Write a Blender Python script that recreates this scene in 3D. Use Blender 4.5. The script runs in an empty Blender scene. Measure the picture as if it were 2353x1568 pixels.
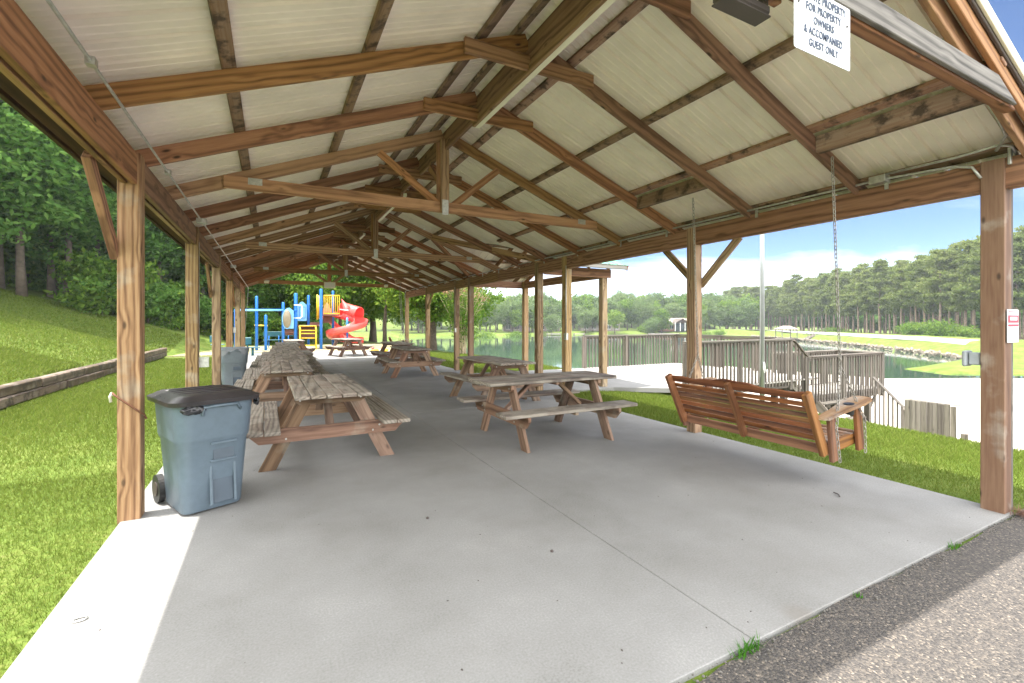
import bpy, bmesh, math, random
import numpy as np
from mathutils import Vector, Matrix, Euler
R = math.radians
random.seed(7); np.random.seed(7)
scene = bpy.context.scene
COL = scene.collection

# ------------------------------------------------------------------ camera
F, YAW, HY = 1058.18, .4795, 739.64          # focal length, heading and horizon in the photograph's pixels (width 2352)
SN, CS = math.sin(YAW), math.cos(YAW)
cd = bpy.data.cameras.new('camera'); cam = bpy.data.objects.new('camera', cd); COL.objects.link(cam)
cam.location = (0, 0, 1.5); cam.rotation_euler = (R(90), 0, -YAW)
cd.sensor_width = 36; cd.lens = F/2352*36; cd.shift_y = -(784-HY)/2352
cd.clip_start = .05; cd.clip_end = 3000
scene.camera = cam
scene.render.resolution_x = 1024; scene.render.resolution_y = 683

# ------------------------------------------------------------------ light
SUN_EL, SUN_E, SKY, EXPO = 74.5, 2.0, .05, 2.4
CLEAR_H, CLEAR_E, CLOUD_FILL = 66, 22, (18.4, 18.4, 18.2, 1)      # heading and height of the clear patch, cloud brightness
scene.view_settings.view_transform = 'Standard'; scene.view_settings.look = 'None'
scene.view_settings.exposure = EXPO; scene.view_settings.gamma = 1
w = bpy.data.worlds.new('World'); scene.world = w; w.use_nodes = True
nt = w.node_tree; N = nt.nodes; L = nt.links; N.clear()
out = N.new('ShaderNodeOutputWorld'); bg = N.new('ShaderNodeBackground'); sky = N.new('ShaderNodeTexSky')
sky.sky_type = 'NISHITA'; sky.sun_disc = False; sky.sun_elevation = R(SUN_EL); sky.sun_rotation = R(270)
sky.air_density = .55; sky.dust_density = .05; sky.ozone_density = 6.0
tc = N.new('ShaderNodeTexCoord')
sep = N.new('ShaderNodeSeparateXYZ'); L.new(tc.outputs['Generated'], sep.inputs[0])
# thin streaky clouds, thicker low down: noise over direction / height
dv = N.new('ShaderNodeMath'); dv.operation = 'ADD'; dv.inputs[1].default_value = .12; L.new(sep.outputs[2], dv.inputs[0])
dx = N.new('ShaderNodeMath'); dx.operation = 'DIVIDE'; L.new(sep.outputs[0], dx.inputs[0]); L.new(dv.outputs[0], dx.inputs[1])
dy = N.new('ShaderNodeMath'); dy.operation = 'DIVIDE'; L.new(sep.outputs[1], dy.inputs[0]); L.new(dv.outputs[0], dy.inputs[1])
cb = N.new('ShaderNodeCombineXYZ'); L.new(dx.outputs[0], cb.inputs[0]); L.new(dy.outputs[0], cb.inputs[1])
cn = N.new('ShaderNodeTexNoise'); cn.inputs['Scale'].default_value = .55; cn.inputs['Detail'].default_value = 9; cn.inputs['Roughness'].default_value = .55
cn.inputs['Distortion'].default_value = .4
L.new(cb.outputs[0], cn.inputs['Vector'])
cr = N.new('ShaderNodeMapRange'); cr.inputs['From Min'].default_value = .49; cr.inputs['From Max'].default_value = .68
L.new(cn.outputs['Fac'], cr.inputs['Value'])
# a broad opening of clear blue to the east; thin cloud low down; elsewhere a bright bank added to light the shade
def vmath(op, a, b_=None):
    n = N.new('ShaderNodeMath'); n.operation = op
    for i, v in enumerate((a, b_)):
        if v is None: continue
        if isinstance(v, (int, float)): n.inputs[i].default_value = v
        else: L.new(v, n.inputs[i])
    return n.outputs[0]
nv = N.new('ShaderNodeVectorMath'); nv.operation = 'NORMALIZE'; L.new(tc.outputs['Generated'], nv.inputs[0])
dt = N.new('ShaderNodeVectorMath'); dt.operation = 'DOT_PRODUCT'; L.new(nv.outputs[0], dt.inputs[0])
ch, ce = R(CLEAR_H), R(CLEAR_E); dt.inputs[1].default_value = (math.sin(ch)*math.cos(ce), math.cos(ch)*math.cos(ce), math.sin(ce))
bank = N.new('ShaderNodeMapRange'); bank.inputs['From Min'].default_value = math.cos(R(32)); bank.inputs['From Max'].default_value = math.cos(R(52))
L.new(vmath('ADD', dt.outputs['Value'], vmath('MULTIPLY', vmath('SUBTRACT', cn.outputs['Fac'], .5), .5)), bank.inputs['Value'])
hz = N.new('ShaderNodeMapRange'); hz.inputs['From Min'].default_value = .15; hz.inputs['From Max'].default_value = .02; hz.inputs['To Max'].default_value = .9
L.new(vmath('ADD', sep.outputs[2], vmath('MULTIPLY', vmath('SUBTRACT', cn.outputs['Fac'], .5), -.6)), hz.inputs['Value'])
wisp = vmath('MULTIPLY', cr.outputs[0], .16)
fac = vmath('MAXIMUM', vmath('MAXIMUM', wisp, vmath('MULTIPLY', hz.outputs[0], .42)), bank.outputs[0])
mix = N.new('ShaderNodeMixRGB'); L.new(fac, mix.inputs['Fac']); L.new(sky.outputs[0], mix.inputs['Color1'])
mix.inputs['Color2'].default_value = CLOUD_FILL
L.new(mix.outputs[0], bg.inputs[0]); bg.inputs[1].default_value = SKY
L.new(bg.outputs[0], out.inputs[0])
sd = bpy.data.lights.new('sun', 'SUN'); sun = bpy.data.objects.new('sun', sd); COL.objects.link(sun)
sd.energy = SUN_E; sd.angle = R(.5); sd.color = (1, .955, .88)
sdir = Vector((math.cos(R(SUN_EL)), -.008, -math.sin(R(SUN_EL))))
sun.rotation_euler = sdir.to_track_quat('-Z', 'Y').to_euler()

# ------------------------------------------------------------------ helpers
def W(x, d, z=0.):                      # a pixel column and a depth give a point on the ground plan
    t = (x-1176)/F
    return Vector((d*(t*CS+SN), d*(CS-t*SN), z))
def px(p):                              # pixel column of a point (used only for wording labels)
    r = p[0]*CS-p[1]*SN; d = p[0]*SN+p[1]*CS
    return 1176+F*r/max(d, .1)
def tag(o, label=None, cat=None, group=None, kind=None):
    if label: o['label'] = label
    if cat: o['category'] = cat
    if group: o['group'] = group
    if kind: o['kind'] = kind
    return o
def empty(name, loc=(0, 0, 0), rz=0, label=None, cat=None, group=None):
    o = bpy.data.objects.new(name, None); COL.objects.link(o)
    o.location = loc; o.rotation_euler = (0, 0, rz); o.empty_display_size = .1
    return tag(o, label, cat, group)
def link(name, me, mat, parent=None, M=None):
    o = bpy.data.objects.new(name, me); COL.objects.link(o)
    if mat is not None:
        for m in (mat if isinstance(mat, (list, tuple)) else [mat]): me.materials.append(m)
    if parent: o.parent = parent
    if M is not None: o.matrix_local = M
    return o
def bm_obj(name, bm, mat, parent=None, M=None, smooth=False):
    bmesh.ops.recalc_face_normals(bm, faces=bm.faces)
    me = bpy.data.meshes.new(name); bm.to_mesh(me); bm.free()
    if smooth:
        for p in me.polygons: p.use_smooth = True
    return link(name, me, mat, parent, M)
def np_mesh(name, V, Fc, smooth=False):  # V (n,3), Fc (m,k) arrays
    me = bpy.data.meshes.new(name)
    V = np.asarray(V, np.float32); Fc = np.asarray(Fc, np.int32)
    k = Fc.shape[1]
    me.vertices.add(len(V)); me.vertices.foreach_set('co', V.ravel())
    me.loops.add(Fc.size); me.loops.foreach_set('vertex_index', Fc.ravel())
    me.polygons.add(len(Fc)); me.polygons.foreach_set('loop_start', np.arange(0, Fc.size, k, dtype=np.int32))
    if smooth: me.polygons.foreach_set('use_smooth', np.ones(len(Fc), bool))
    me.update(calc_edges=True); return me
def box_bm(bm, c, s, M=None, bev=0.):
    r = bmesh.ops.create_cube(bm, size=1, matrix=(M or Matrix()) @ Matrix.Translation(c) @ Matrix.Diagonal((s[0], s[1], s[2], 1)))
    if bev:
        es = set(e for v in r['verts'] for e in v.link_edges)
        bmesh.ops.bevel(bm, geom=list(es), offset=bev, segments=1, affect='EDGES', clamp_overlap=True)
def frame(p0, p1, up=(0, 0, 1)):
    p0 = Vector(p0); p1 = Vector(p1); x = (p1-p0).normalized(); up = Vector(up)
    y = up.cross(x)
    if y.length < 1e-4: y = Vector((0, 1, 0)).cross(x)
    y.normalize(); z = x.cross(y)
    M = Matrix((x, y, z)).transposed().to_4x4(); M.translation = (p0+p1)/2
    return M, (p1-p0).length
BEV = .004
MW = {}                                 # world matrices of boards that carry parts
def board(name, p0, p1, w, h, mat, parent=None, up=(0, 0, 1), bev=BEV, pm=None):
    """one timber from p0 to p1: w sideways, h along up"""
    M, l = frame(p0, p1, up)
    bm = bmesh.new(); box_bm(bm, (0, 0, 0), (l, w, h), bev=bev)
    o = bm_obj(name, bm, mat, parent, (pm.inverted() @ M) if pm else M); MW[o.name] = M
    return o
def tube_bm(bm, pts, r, seg=8, cap=True, closed=False):
    pts = [Vector(p) for p in pts]; n = len(pts)
    rs = r if isinstance(r, (list, tuple)) else [r]*n
    rings = []; prev = None
    for i, p in enumerate(pts):
        if closed: t = pts[(i+1) % n]-pts[i-1]
        else: t = pts[min(i+1, n-1)]-pts[max(i-1, 0)]
        t.normalize()
        if prev is None:
            a = Vector((0, 0, 1)) if abs(t.z) < .9 else Vector((1, 0, 0))
            u = t.cross(a).normalized()
        else:
            u = (prev-t*prev.dot(t)).normalized()
        prev = u; v = t.cross(u)
        rings.append([bm.verts.new(p+(u*math.cos(2*math.pi*k/seg)+v*math.sin(2*math.pi*k/seg))*rs[i]) for k in range(seg)])
    m = n if closed else n-1
    for i in range(m):
        a, b = rings[i], rings[(i+1) % n]
        for k in range(seg): bm.faces.new((a[k], a[(k+1) % seg], b[(k+1) % seg], b[k]))
    if cap and not closed:
        bm.faces.new(rings[0][::-1]); bm.faces.new(rings[-1])
def tube(name, pts, r, mat, parent=None, seg=8, closed=False, M=None):
    bm = bmesh.new(); tube_bm(bm, pts, r, seg, closed=closed); return bm_obj(name, bm, mat, parent, M, smooth=True)
def boxes(name, lst, mat, parent=None, bev=.003, M=None):
    bm = bmesh.new()
    for c, s in lst: box_bm(bm, c, s, bev=bev)
    return bm_obj(name, bm, mat, parent, M)
def sweep(name, path, profile, mat, parent=None, flat=True, closed_prof=False, smooth=True, thick=.012):
    """profile: list of (side, up); carried along path, side kept level"""
    bm = bmesh.new(); rings = []
    pts = [Vector(p) for p in path]
    for i, p in enumerate(pts):
        t = (pts[min(i+1, len(pts)-1)]-pts[max(i-1, 0)]).normalized()
        s = t.cross(Vector((0, 0, 1))).normalized(); u = s.cross(t)
        rings.append([bm.verts.new(p+s*a+u*b) for a, b in profile])
    n = len(profile); m = n if closed_prof else n-1
    for a, b in zip(rings, rings[1:]):
        for k in range(m): bm.faces.new((a[k], a[(k+1) % n], b[(k+1) % n], b[k]))
    bmesh.ops.recalc_face_normals(bm, faces=bm.faces)
    if thick: bmesh.ops.solidify(bm, geom=bm.faces[:], thickness=thick)
    return bm_obj(name, bm, mat, parent, smooth=smooth)
def copy_tree(o, parent=None):
    c = o.copy(); COL.objects.link(c)
    if parent: c.parent = parent
    for ch in list(o.children): copy_tree(ch, c)
    return c
ORD = ['first', 'second', 'third', 'fourth', 'fifth', 'sixth', 'seventh', 'eighth', 'ninth', 'tenth', 'eleventh', 'twelfth', 'thirteenth',
       'fourteenth', 'fifteenth', 'sixteenth', 'seventeenth', 'eighteenth', 'nineteenth', 'twentieth']

ORD += [f'{n}{"st" if n == 21 else "nd" if n == 22 else "rd" if n == 23 else "th"}' for n in range(21, 60)]

# ------------------------------------------------------------------ materials
def new_mat(name):
    m = bpy.data.materials.new(name); m.use_nodes = True
    return m, m.node_tree.nodes, m.node_tree.links, m.node_tree.nodes['Principled BSDF']
def plain(name, c, rough=.5, metal=0., var=.12, vscale=6., bump=0.):
    m, N, L, b = new_mat(name)
    b.inputs['Roughness'].default_value = rough; b.inputs['Metallic'].default_value = metal
    t = N.new('ShaderNodeTexCoord'); n = N.new('ShaderNodeTexNoise'); n.inputs['Scale'].default_value = vscale; n.inputs['Detail'].default_value = 6
    L.new(t.outputs['Object'], n.inputs['Vector'])
    r = N.new('ShaderNodeValToRGB'); L.new(n.outputs['Fac'], r.inputs['Fac'])
    r.color_ramp.elements[0].position = .3; r.color_ramp.elements[1].position = .7
    r.color_ramp.elements[0].color = tuple(x*(1-var) for x in c)+(1,); r.color_ramp.elements[1].color = tuple(min(1, x*(1+var)) for x in c)+(1,)
    L.new(r.outputs[0], b.inputs['Base Color'])
    if bump:
        bp = N.new('ShaderNodeBump'); bp.inputs['Strength'].default_value = bump; bp.inputs['Distance'].default_value = .01
        L.new(n.outputs['Fac'], bp.inputs['Height']); L.new(bp.outputs[0], b.inputs['Normal'])
    return m
def ramp(N, cols):
    r = N.new('ShaderNodeValToRGB'); cr = r.color_ramp
    while len(cr.elements) < len(cols): cr.elements.new(.5)
    for e, (p, c) in zip(cr.elements, cols): e.position = p; e.color = tuple(c)+(1,)
    return r
def wood(name, dark, mid, light, ring=9., knot=.5, rough=.75, grey=None, greyamt=0., stain=None, stainscale=2.5, bump=.25, along=(1, 0, 0)):
    """timber with growth rings round an offset axis that runs along local X, knots, per-board variation"""
    m, N, L, b = new_mat(name); b.inputs['Roughness'].default_value = rough
    tcn = N.new('ShaderNodeTexCoord'); oi = N.new('ShaderNodeObjectInfo'); ge = N.new('ShaderNodeNewGeometry')
    def math_(op, a, c=None):
        n = N.new('ShaderNodeMath'); n.operation = op
        for i, v in enumerate((a, c)):
            if v is None: continue
            if isinstance(v, (int, float)): n.inputs[i].default_value = v
            else: L.new(v, n.inputs[i])
        return n.outputs[0]
    rnd = math_('FRACT', math_('ADD', math_('MULTIPLY', oi.outputs['Random'], 7.3), math_('MULTIPLY', ge.outputs['Random Per Island'], 3.7)))
    sp = N.new('ShaderNodeSeparateXYZ'); L.new(tcn.outputs['Object'], sp.inputs[0])
    wob = N.new('ShaderNodeTexNoise'); wob.inputs['Scale'].default_value = 1.5; wob.inputs['Detail'].default_value = .6
    cbx = N.new('ShaderNodeCombineXYZ')
    L.new(math_('ADD', sp.outputs[0], math_('MULTIPLY', rnd, 37.)), cbx.inputs[0]); L.new(sp.outputs[1], cbx.inputs[1]); L.new(sp.outputs[2], cbx.inputs[2])
    cbw = N.new('ShaderNodeCombineXYZ'); L.new(math_('MULTIPLY', math_('ADD', sp.outputs[0], math_('MULTIPLY', rnd, 37.)), .35), cbw.inputs[0]); L.new(sp.outputs[1], cbw.inputs[1]); L.new(sp.outputs[2], cbw.inputs[2])
    L.new(cbw.outputs[0], wob.inputs['Vector'])
    wo = math_('MULTIPLY', math_('SUBTRACT', wob.outputs['Fac'], .5), .13)
    yy = math_('ADD', math_('ADD', sp.outputs[1], math_('MULTIPLY', math_('SUBTRACT', rnd, .5), .22)), wo)
    r2 = math_('FRACT', math_('MULTIPLY', rnd, 13.7))
    zz = math_('ADD', math_('ADD', sp.outputs[2], math_('MULTIPLY', math_('SUBTRACT', r2, .5), .2)), wo)
    rr = math_('SQRT', math_('ADD', math_('MULTIPLY', yy, yy), math_('MULTIPLY', zz, zz)))
    # knots: stretched voronoi
    kc = N.new('ShaderNodeCombineXYZ'); L.new(math_('MULTIPLY', math_('ADD', sp.outputs[0], math_('MULTIPLY', rnd, 11.)), 3.2), kc.inputs[0])
    L.new(math_('MULTIPLY', sp.outputs[1], 8.), kc.inputs[1]); L.new(math_('MULTIPLY', sp.outputs[2], 8.), kc.inputs[2])
    vo = N.new('ShaderNodeTexVoronoi'); vo.inputs['Scale'].default_value = 1.0; L.new(kc.outputs[0], vo.inputs['Vector'])
    kd = vo.outputs['Distance']
    kmask = N.new('ShaderNodeMapRange'); kmask.inputs['From Min'].default_value = .13; kmask.inputs['From Max'].default_value = .05
    kmask.inputs['To Min'].default_value = 0; kmask.inputs['To Max'].default_value = knot; L.new(kd, kmask.inputs['Value'])
    kw = N.new('ShaderNodeMapRange'); kw.inputs['From Min'].default_value = .4; kw.inputs['From Max'].default_value = 0; kw.inputs['To Max'].default_value = .035*knot
    L.new(kd, kw.inputs['Value'])
    ringv = math_('ADD', math_('MULTIPLY', math_('ADD', rr, kw.outputs[0]), ring*6.28), math_('MULTIPLY', wob.outputs['Fac'], 4.))
    s = math_('ADD', math_('MULTIPLY', math_('SINE', ringv), .5), .5)
    fine = N.new('ShaderNodeTexNoise'); fine.inputs['Scale'].default_value = 1.; fine.inputs['Detail'].default_value = 5
    fc = N.new('ShaderNodeCombineXYZ'); L.new(math_('MULTIPLY', sp.outputs[0], 4.), fc.inputs[0])
    L.new(math_('MULTIPLY', sp.outputs[1], 70.), fc.inputs[1]); L.new(math_('MULTIPLY', sp.outputs[2], 70.), fc.inputs[2]); L.new(fc.outputs[0], fine.inputs['Vector'])
    g = math_('ADD', math_('MULTIPLY', math_('POWER', s, 1.6), .36), math_('MULTIPLY', fine.outputs['Fac'], .68))
    rp = ramp(N, [(.1, light), (.45, mid), (.85, dark)]); L.new(g, rp.inputs['Fac'])
    col = rp.outputs[0]
    hs = N.new('ShaderNodeHueSaturation'); L.new(col, hs.inputs['Color'])
    L.new(math_('ADD', .70, math_('MULTIPLY', rnd, .55)), hs.inputs['Value']); L.new(math_('ADD', .80, math_('MULTIPLY', r2, .24)), hs.inputs['Saturation']); L.new(math_('ADD', .488, math_('MULTIPLY', math_('FRACT', math_('MULTIPLY', rnd, 29.1)), .022)), hs.inputs['Hue'])
    col = hs.outputs[0]
    if grey is not None:
        gn = N.new('ShaderNodeTexNoise'); gn.inputs['Scale'].default_value = 3.5; gn.inputs['Detail'].default_value = 6; L.new(cbx.outputs[0], gn.inputs['Vector'])
        gm = N.new('ShaderNodeMapRange'); gm.inputs['From Min'].default_value = .62-.3*greyamt; gm.inputs['From Max'].default_value = .75-.3*greyamt; gm.inputs['To Max'].default_value = .5+.45*greyamt
        L.new(gn.outputs['Fac'], gm.inputs['Value'])
        mx = N.new('ShaderNodeMixRGB'); L.new(gm.outputs[0], mx.inputs['Fac']); L.new(col, mx.inputs['Color1'])
        g2 = ramp(N, [(.2, tuple(x*1.15 for x in grey)), (.9, tuple(x*.45 for x in grey))]); L.new(g, g2.inputs['Fac']); L.new(g2.outputs[0], mx.inputs['Color2']); col = mx.outputs[0]
    if stain is not None:
        sn = N.new('ShaderNodeTexNoise'); sn.inputs['Scale'].default_value = stainscale; sn.inputs['Detail'].default_value = 8; sn.inputs['Roughness'].default_value = .65; L.new(cbx.outputs[0], sn.inputs['Vector'])
        sm = N.new('ShaderNodeMapRange'); sm.inputs['From Min'].default_value = .5; sm.inputs['From Max'].default_value = .6; sm.inputs['To Max'].default_value = .85
        L.new(sn.outputs['Fac'], sm.inputs['Value'])
        mx = N.new('ShaderNodeMixRGB'); L.new(sm.outputs[0], mx.inputs['Fac']); L.new(col, mx.inputs['Color1']); mx.inputs['Color2'].default_value = tuple(stain)+(1,); col = mx.outputs[0]
    mk = N.new('ShaderNodeMixRGB'); L.new(kmask.outputs[0], mk.inputs['Fac']); L.new(col, mk.inputs['Color1']); mk.inputs['Color2'].default_value = tuple(x*.25 for x in dark)+(1,)
    L.new(mk.outputs[0], b.inputs['Base Color'])
    bp = N.new('ShaderNodeBump'); bp.inputs['Strength'].default_value = bump; bp.inputs['Distance'].default_value = .004
    L.new(g, bp.inputs['Height']); bp.invert = True; L.new(bp.outputs[0], b.inputs['Normal'])
    return m
M_RAFT = wood('rafter_timber', (.11, .042, .015), (.315, .142, .058), (.45, .225, .10), ring=21, knot=.95)
M_RAFT2 = wood('truss_timber', (.18, .08, .03), (.40, .20, .085), (.52, .30, .145), ring=21, knot=.9)
M_POST = wood('post_timber', (.13, .06, .022), (.36, .215, .092), (.52, .355, .18), ring=27, knot=.75, grey=(.42, .37, .29), greyamt=.1)
M_HEAD = wood('header_timber', (.12, .048, .018), (.325, .152, .064), (.46, .24, .115), ring=20, knot=.8)
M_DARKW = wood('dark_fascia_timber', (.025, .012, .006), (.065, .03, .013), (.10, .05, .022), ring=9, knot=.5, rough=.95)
M_PURL = wood('purlin_timber', (.12, .06, .03), (.28, .155, .085), (.40, .28, .20), ring=5, knot=.6, stain=(.035, .022, .016), stainscale=5)
M_GREYW = wood('weathered_board', (.035, .03, .026), (.15, .135, .12), (.26, .24, .215), ring=22, knot=.8)
M_GREYL = wood('pale_weathered_board', (.2, .185, .16), (.40, .37, .33), (.5, .47, .43), ring=12, knot=.5)
M_TABLE = wood('table_timber', (.075, .055, .042), (.22, .175, .14), (.33, .275, .225), ring=30, knot=.5, grey=(.36, .32, .27), greyamt=.75, bump=.6)
M_TLEG = wood('table_leg_timber', (.085, .045, .026), (.23, .13, .078), (.34, .215, .14), ring=12, knot=.6, grey=(.38, .34, .27), greyamt=.2, bump=.4)
M_SWING = wood('varnished_swing_timber', (.085, .03, .009), (.235, .09, .028), (.35, .155, .052), ring=14, knot=.9, rough=.62)
M_SARM = wood('worn_arm_timber', (.18, .08, .04), (.38, .2, .1), (.5, .36, .24), ring=9, knot=.3, grey=(.42, .36, .32), greyamt=.5)
M_DECK = wood('deck_rail_timber', (.06, .05, .04), (.145, .122, .10), (.21, .185, .155), ring=10, knot=.5)
M_DFLOOR = wood('deck_floor_timber', (.26, .23, .21), (.38, .35, .32), (.48, .45, .42), ring=10, knot=.2)
M_LOG = wood('landscape_timber', (.05, .03, .02), (.15, .10, .065), (.25, .185, .13), ring=8, knot=.3, grey=(.24, .20, .165), greyamt=.4, stain=(.05, .035, .025), stainscale=4)
M_CREAM = plain('roof_sheet_cream', (.89, .80, .72), .45, var=.09, vscale=2.2)
M_GREEN = plain('roof_sheet_green', (.12, .36, .28), .4)
M_TRIM = plain('pale_trim', (.84, .80, .66), .4, var=.04)
M_GALV = plain('galvanised_steel', (.55, .55, .53), .38, .7, var=.2, vscale=30)
M_CHAIN = plain('chain_steel', (.36, .34, .31), .45, .6, var=.3, vscale=20)
M_GBOX = plain('grey_plastic_box', (.36, .39, .42), .5)
M_BIN = plain('bin_grey_blue', (.115, .155, .195), .42, var=.06, vscale=20)
M_BIND = plain('bin_shadow_grey', (.07, .095, .125), .5)
M_BIN2 = plain('bin_grey', (.15, .18, .205), .45, var=.06, vscale=20)
M_LID = plain('bin_lid_black', (.034, .030, .033), .38, var=.3, vscale=4)
M_BLACK = plain('black_rubber', (.02, .02, .02), .5)
M_FIX = plain('dark_fixture', (.07, .055, .05), .5)
M_BLUE = plain('playground_blue', (.012, .16, .60), .35, var=.05)
M_LBLUE = plain('panel_light_blue', (.18, .42, .70), .4, var=.05)
M_YEL = plain('playground_yellow', (.78, .48, .03), .4, var=.05)
M_RED = plain('slide_red', (.85, .11, .10), .32, var=.06, vscale=2)
M_PINK = plain('arch_faded_red', (.85, .26, .18), .4)
M_BRN = plain('platform_brown', (.13, .05, .035), .6)
M_CREAMD = plain('bubble_cream', (.22, .185, .125), .35)
M_TEAL = plain('bench_teal', (.012, .10, .13), .4)
M_WHITE = plain('white_paint', (.8, .8, .8), .4, var=.02)
M_SIGN = plain('sign_face', (.78, .80, .84), .35, var=.02)
M_INK = plain('sign_ink', (.03, .05, .10), .5, var=.02)
M_INKR = plain('sign_red', (.72, .02, .06), .5, var=.02)
M_POLE = plain('pole_aluminium', (.34, .35, .37), .35, .4, var=.08)
M_BAG = plain('trash_liner', (.03, .03, .035), .25)
M_BAGW = plain('clear_liner', (.2, .21, .23), .25)
M_ROCK = plain('riprap_rock', (.22, .185, .145), .85, var=.4, vscale=2, bump=.5)
M_BARK = plain('bark', (.11, .085, .065), .9, var=.4, vscale=5, bump=1.)
M_BARKP = plain('pine_bark', (.20, .145, .11), .9, var=.4, vscale=3, bump=1.)
M_SIDING = plain('house_siding', (.24, .205, .18), .7)
M_ROOF = plain('house_roof', (.24, .20, .18), .8)
M_GLASS = plain('dark_glass', (.03, .04, .05), .1)
M_BRICK = plain('house_brick', (.34, .17, .12), .8)

def ground_mat(name, stops, s1, s2, rough=.9, bump=.4, bd=.02, detail=8, extra=None):
    m, N, L, b = new_mat(name); b.inputs['Roughness'].default_value = rough
    g = N.new('ShaderNodeNewGeometry')
    n1 = N.new('ShaderNodeTexNoise'); n1.inputs['Scale'].default_value = s1; n1.inputs['Detail'].default_value = detail; n1.inputs['Roughness'].default_value = .6
    n2 = N.new('ShaderNodeTexNoise'); n2.inputs['Scale'].default_value = s2; n2.inputs['Detail'].default_value = 4
    L.new(g.outputs['Position'], n1.inputs['Vector']); L.new(g.outputs['Position'], n2.inputs['Vector'])
    a = N.new('ShaderNodeMath'); a.operation = 'MULTIPLY'; a.inputs[1].default_value = .55; L.new(n1.outputs['Fac'], a.inputs[0])
    c = N.new('ShaderNodeMath'); c.operation = 'MULTIPLY_ADD'; c.inputs[1].default_value = .45; L.new(n2.outputs['Fac'], c.inputs[0]); L.new(a.outputs[0], c.inputs[2])
    r = ramp(N, stops); L.new(c.outputs[0], r.inputs['Fac']); L.new(r.outputs[0], b.inputs['Base Color'])
    bp = N.new('ShaderNodeBump'); bp.inputs['Strength'].default_value = bump; bp.inputs['Distance'].default_value = bd
    L.new(n2.outputs['Fac'], bp.inputs['Height']); L.new(bp.outputs[0], b.inputs['Normal'])
    b.inputs['Specular IOR Level'].default_value = .2
    return m, N, L, b, r
M_GRASS, *_ = ground_mat('grass', [(.34, (.06, .10, .014)), (.46, (.095, .145, .022)), (.55, (.13, .175, .032)), (.66, (.18, .19, .06))], .9, 26, bump=.6, bd=.03)
M_SAND, *_ = ground_mat('sand', [(.3, (.42, .38, .32)), (.7, (.58, .53, .46))], .6, 30, bump=.1)
# concrete: broad stains, speckle, rusty spots
M_CONC, N, L, b, r = ground_mat('concrete', [(.34, (.20, .196, .186)), (.45, (.245, .242, .235)), (.55, (.275, .272, .267)), (.66, (.33, .325, .318))], 1.1, 90, bump=.06, bd=.002, rough=.8)
g = N.new('ShaderNodeNewGeometry'); n3 = N.new('ShaderNodeTexNoise'); n3.inputs['Scale'].default_value = .8; n3.inputs['Detail'].default_value = 9; n3.inputs['Roughness'].default_value = .7; L.new(g.outputs['Position'], n3.inputs['Vector'])
mr = N.new('ShaderNodeMapRange'); mr.inputs['From Min'].default_value = .48; mr.inputs['From Max'].default_value = .70; mr.inputs['To Max'].default_value = .28; L.new(n3.outputs['Fac'], mr.inputs['Value'])
mx = N.new('ShaderNodeMixRGB'); L.new(mr.outputs[0], mx.inputs['Fac']); L.new(r.outputs[0], mx.inputs['Color1']); mx.inputs['Color2'].default_value = (.175, .165, .15, 1)
vs = N.new('ShaderNodeTexVoronoi'); vs.inputs['Scale'].default_value = .8; L.new(g.outputs['Position'], vs.inputs['Vector'])
ms = N.new('ShaderNodeMapRange'); ms.inputs['From Min'].default_value = .09; ms.inputs['From Max'].default_value = .04; ms.inputs['To Max'].default_value = .5; L.new(vs.outputs['Distance'], ms.inputs['Value'])
mx2 = N.new('ShaderNodeMixRGB'); L.new(ms.outputs[0], mx2.inputs['Fac']); L.new(mx.outputs[0], mx2.inputs['Color1']); mx2.inputs['Color2'].default_value = (.2, .18, .16, 1)
L.new(mx2.outputs[0], b.inputs['Base Color'])
# asphalt: coarse aggregate
M_ASPH, N, L, b = new_mat('asphalt'); b.inputs['Roughness'].default_value = .9
g = N.new('ShaderNodeNewGeometry'); v = N.new('ShaderNodeTexVoronoi'); v.inputs['Scale'].default_value = 105; L.new(g.outputs['Position'], v.inputs['Vector'])
rp = ramp(N, [(.0, (.04, .038, .038)), (.5, (.082, .074, .068)), (.8, (.13, .112, .095)), (1., (.30, .25, .20))]); L.new(v.outputs['Color'], rp.inputs['Fac'])
L.new(rp.outputs[0], b.inputs['Base Color'])
bp = N.new('ShaderNodeBump'); bp.inputs['Strength'].default_value = .8; bp.inputs['Distance'].default_value = .006; L.new(v.outputs['Distance'], bp.inputs['Height']); bp.invert = True; L.new(bp.outputs[0], b.inputs['Normal'])
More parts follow.
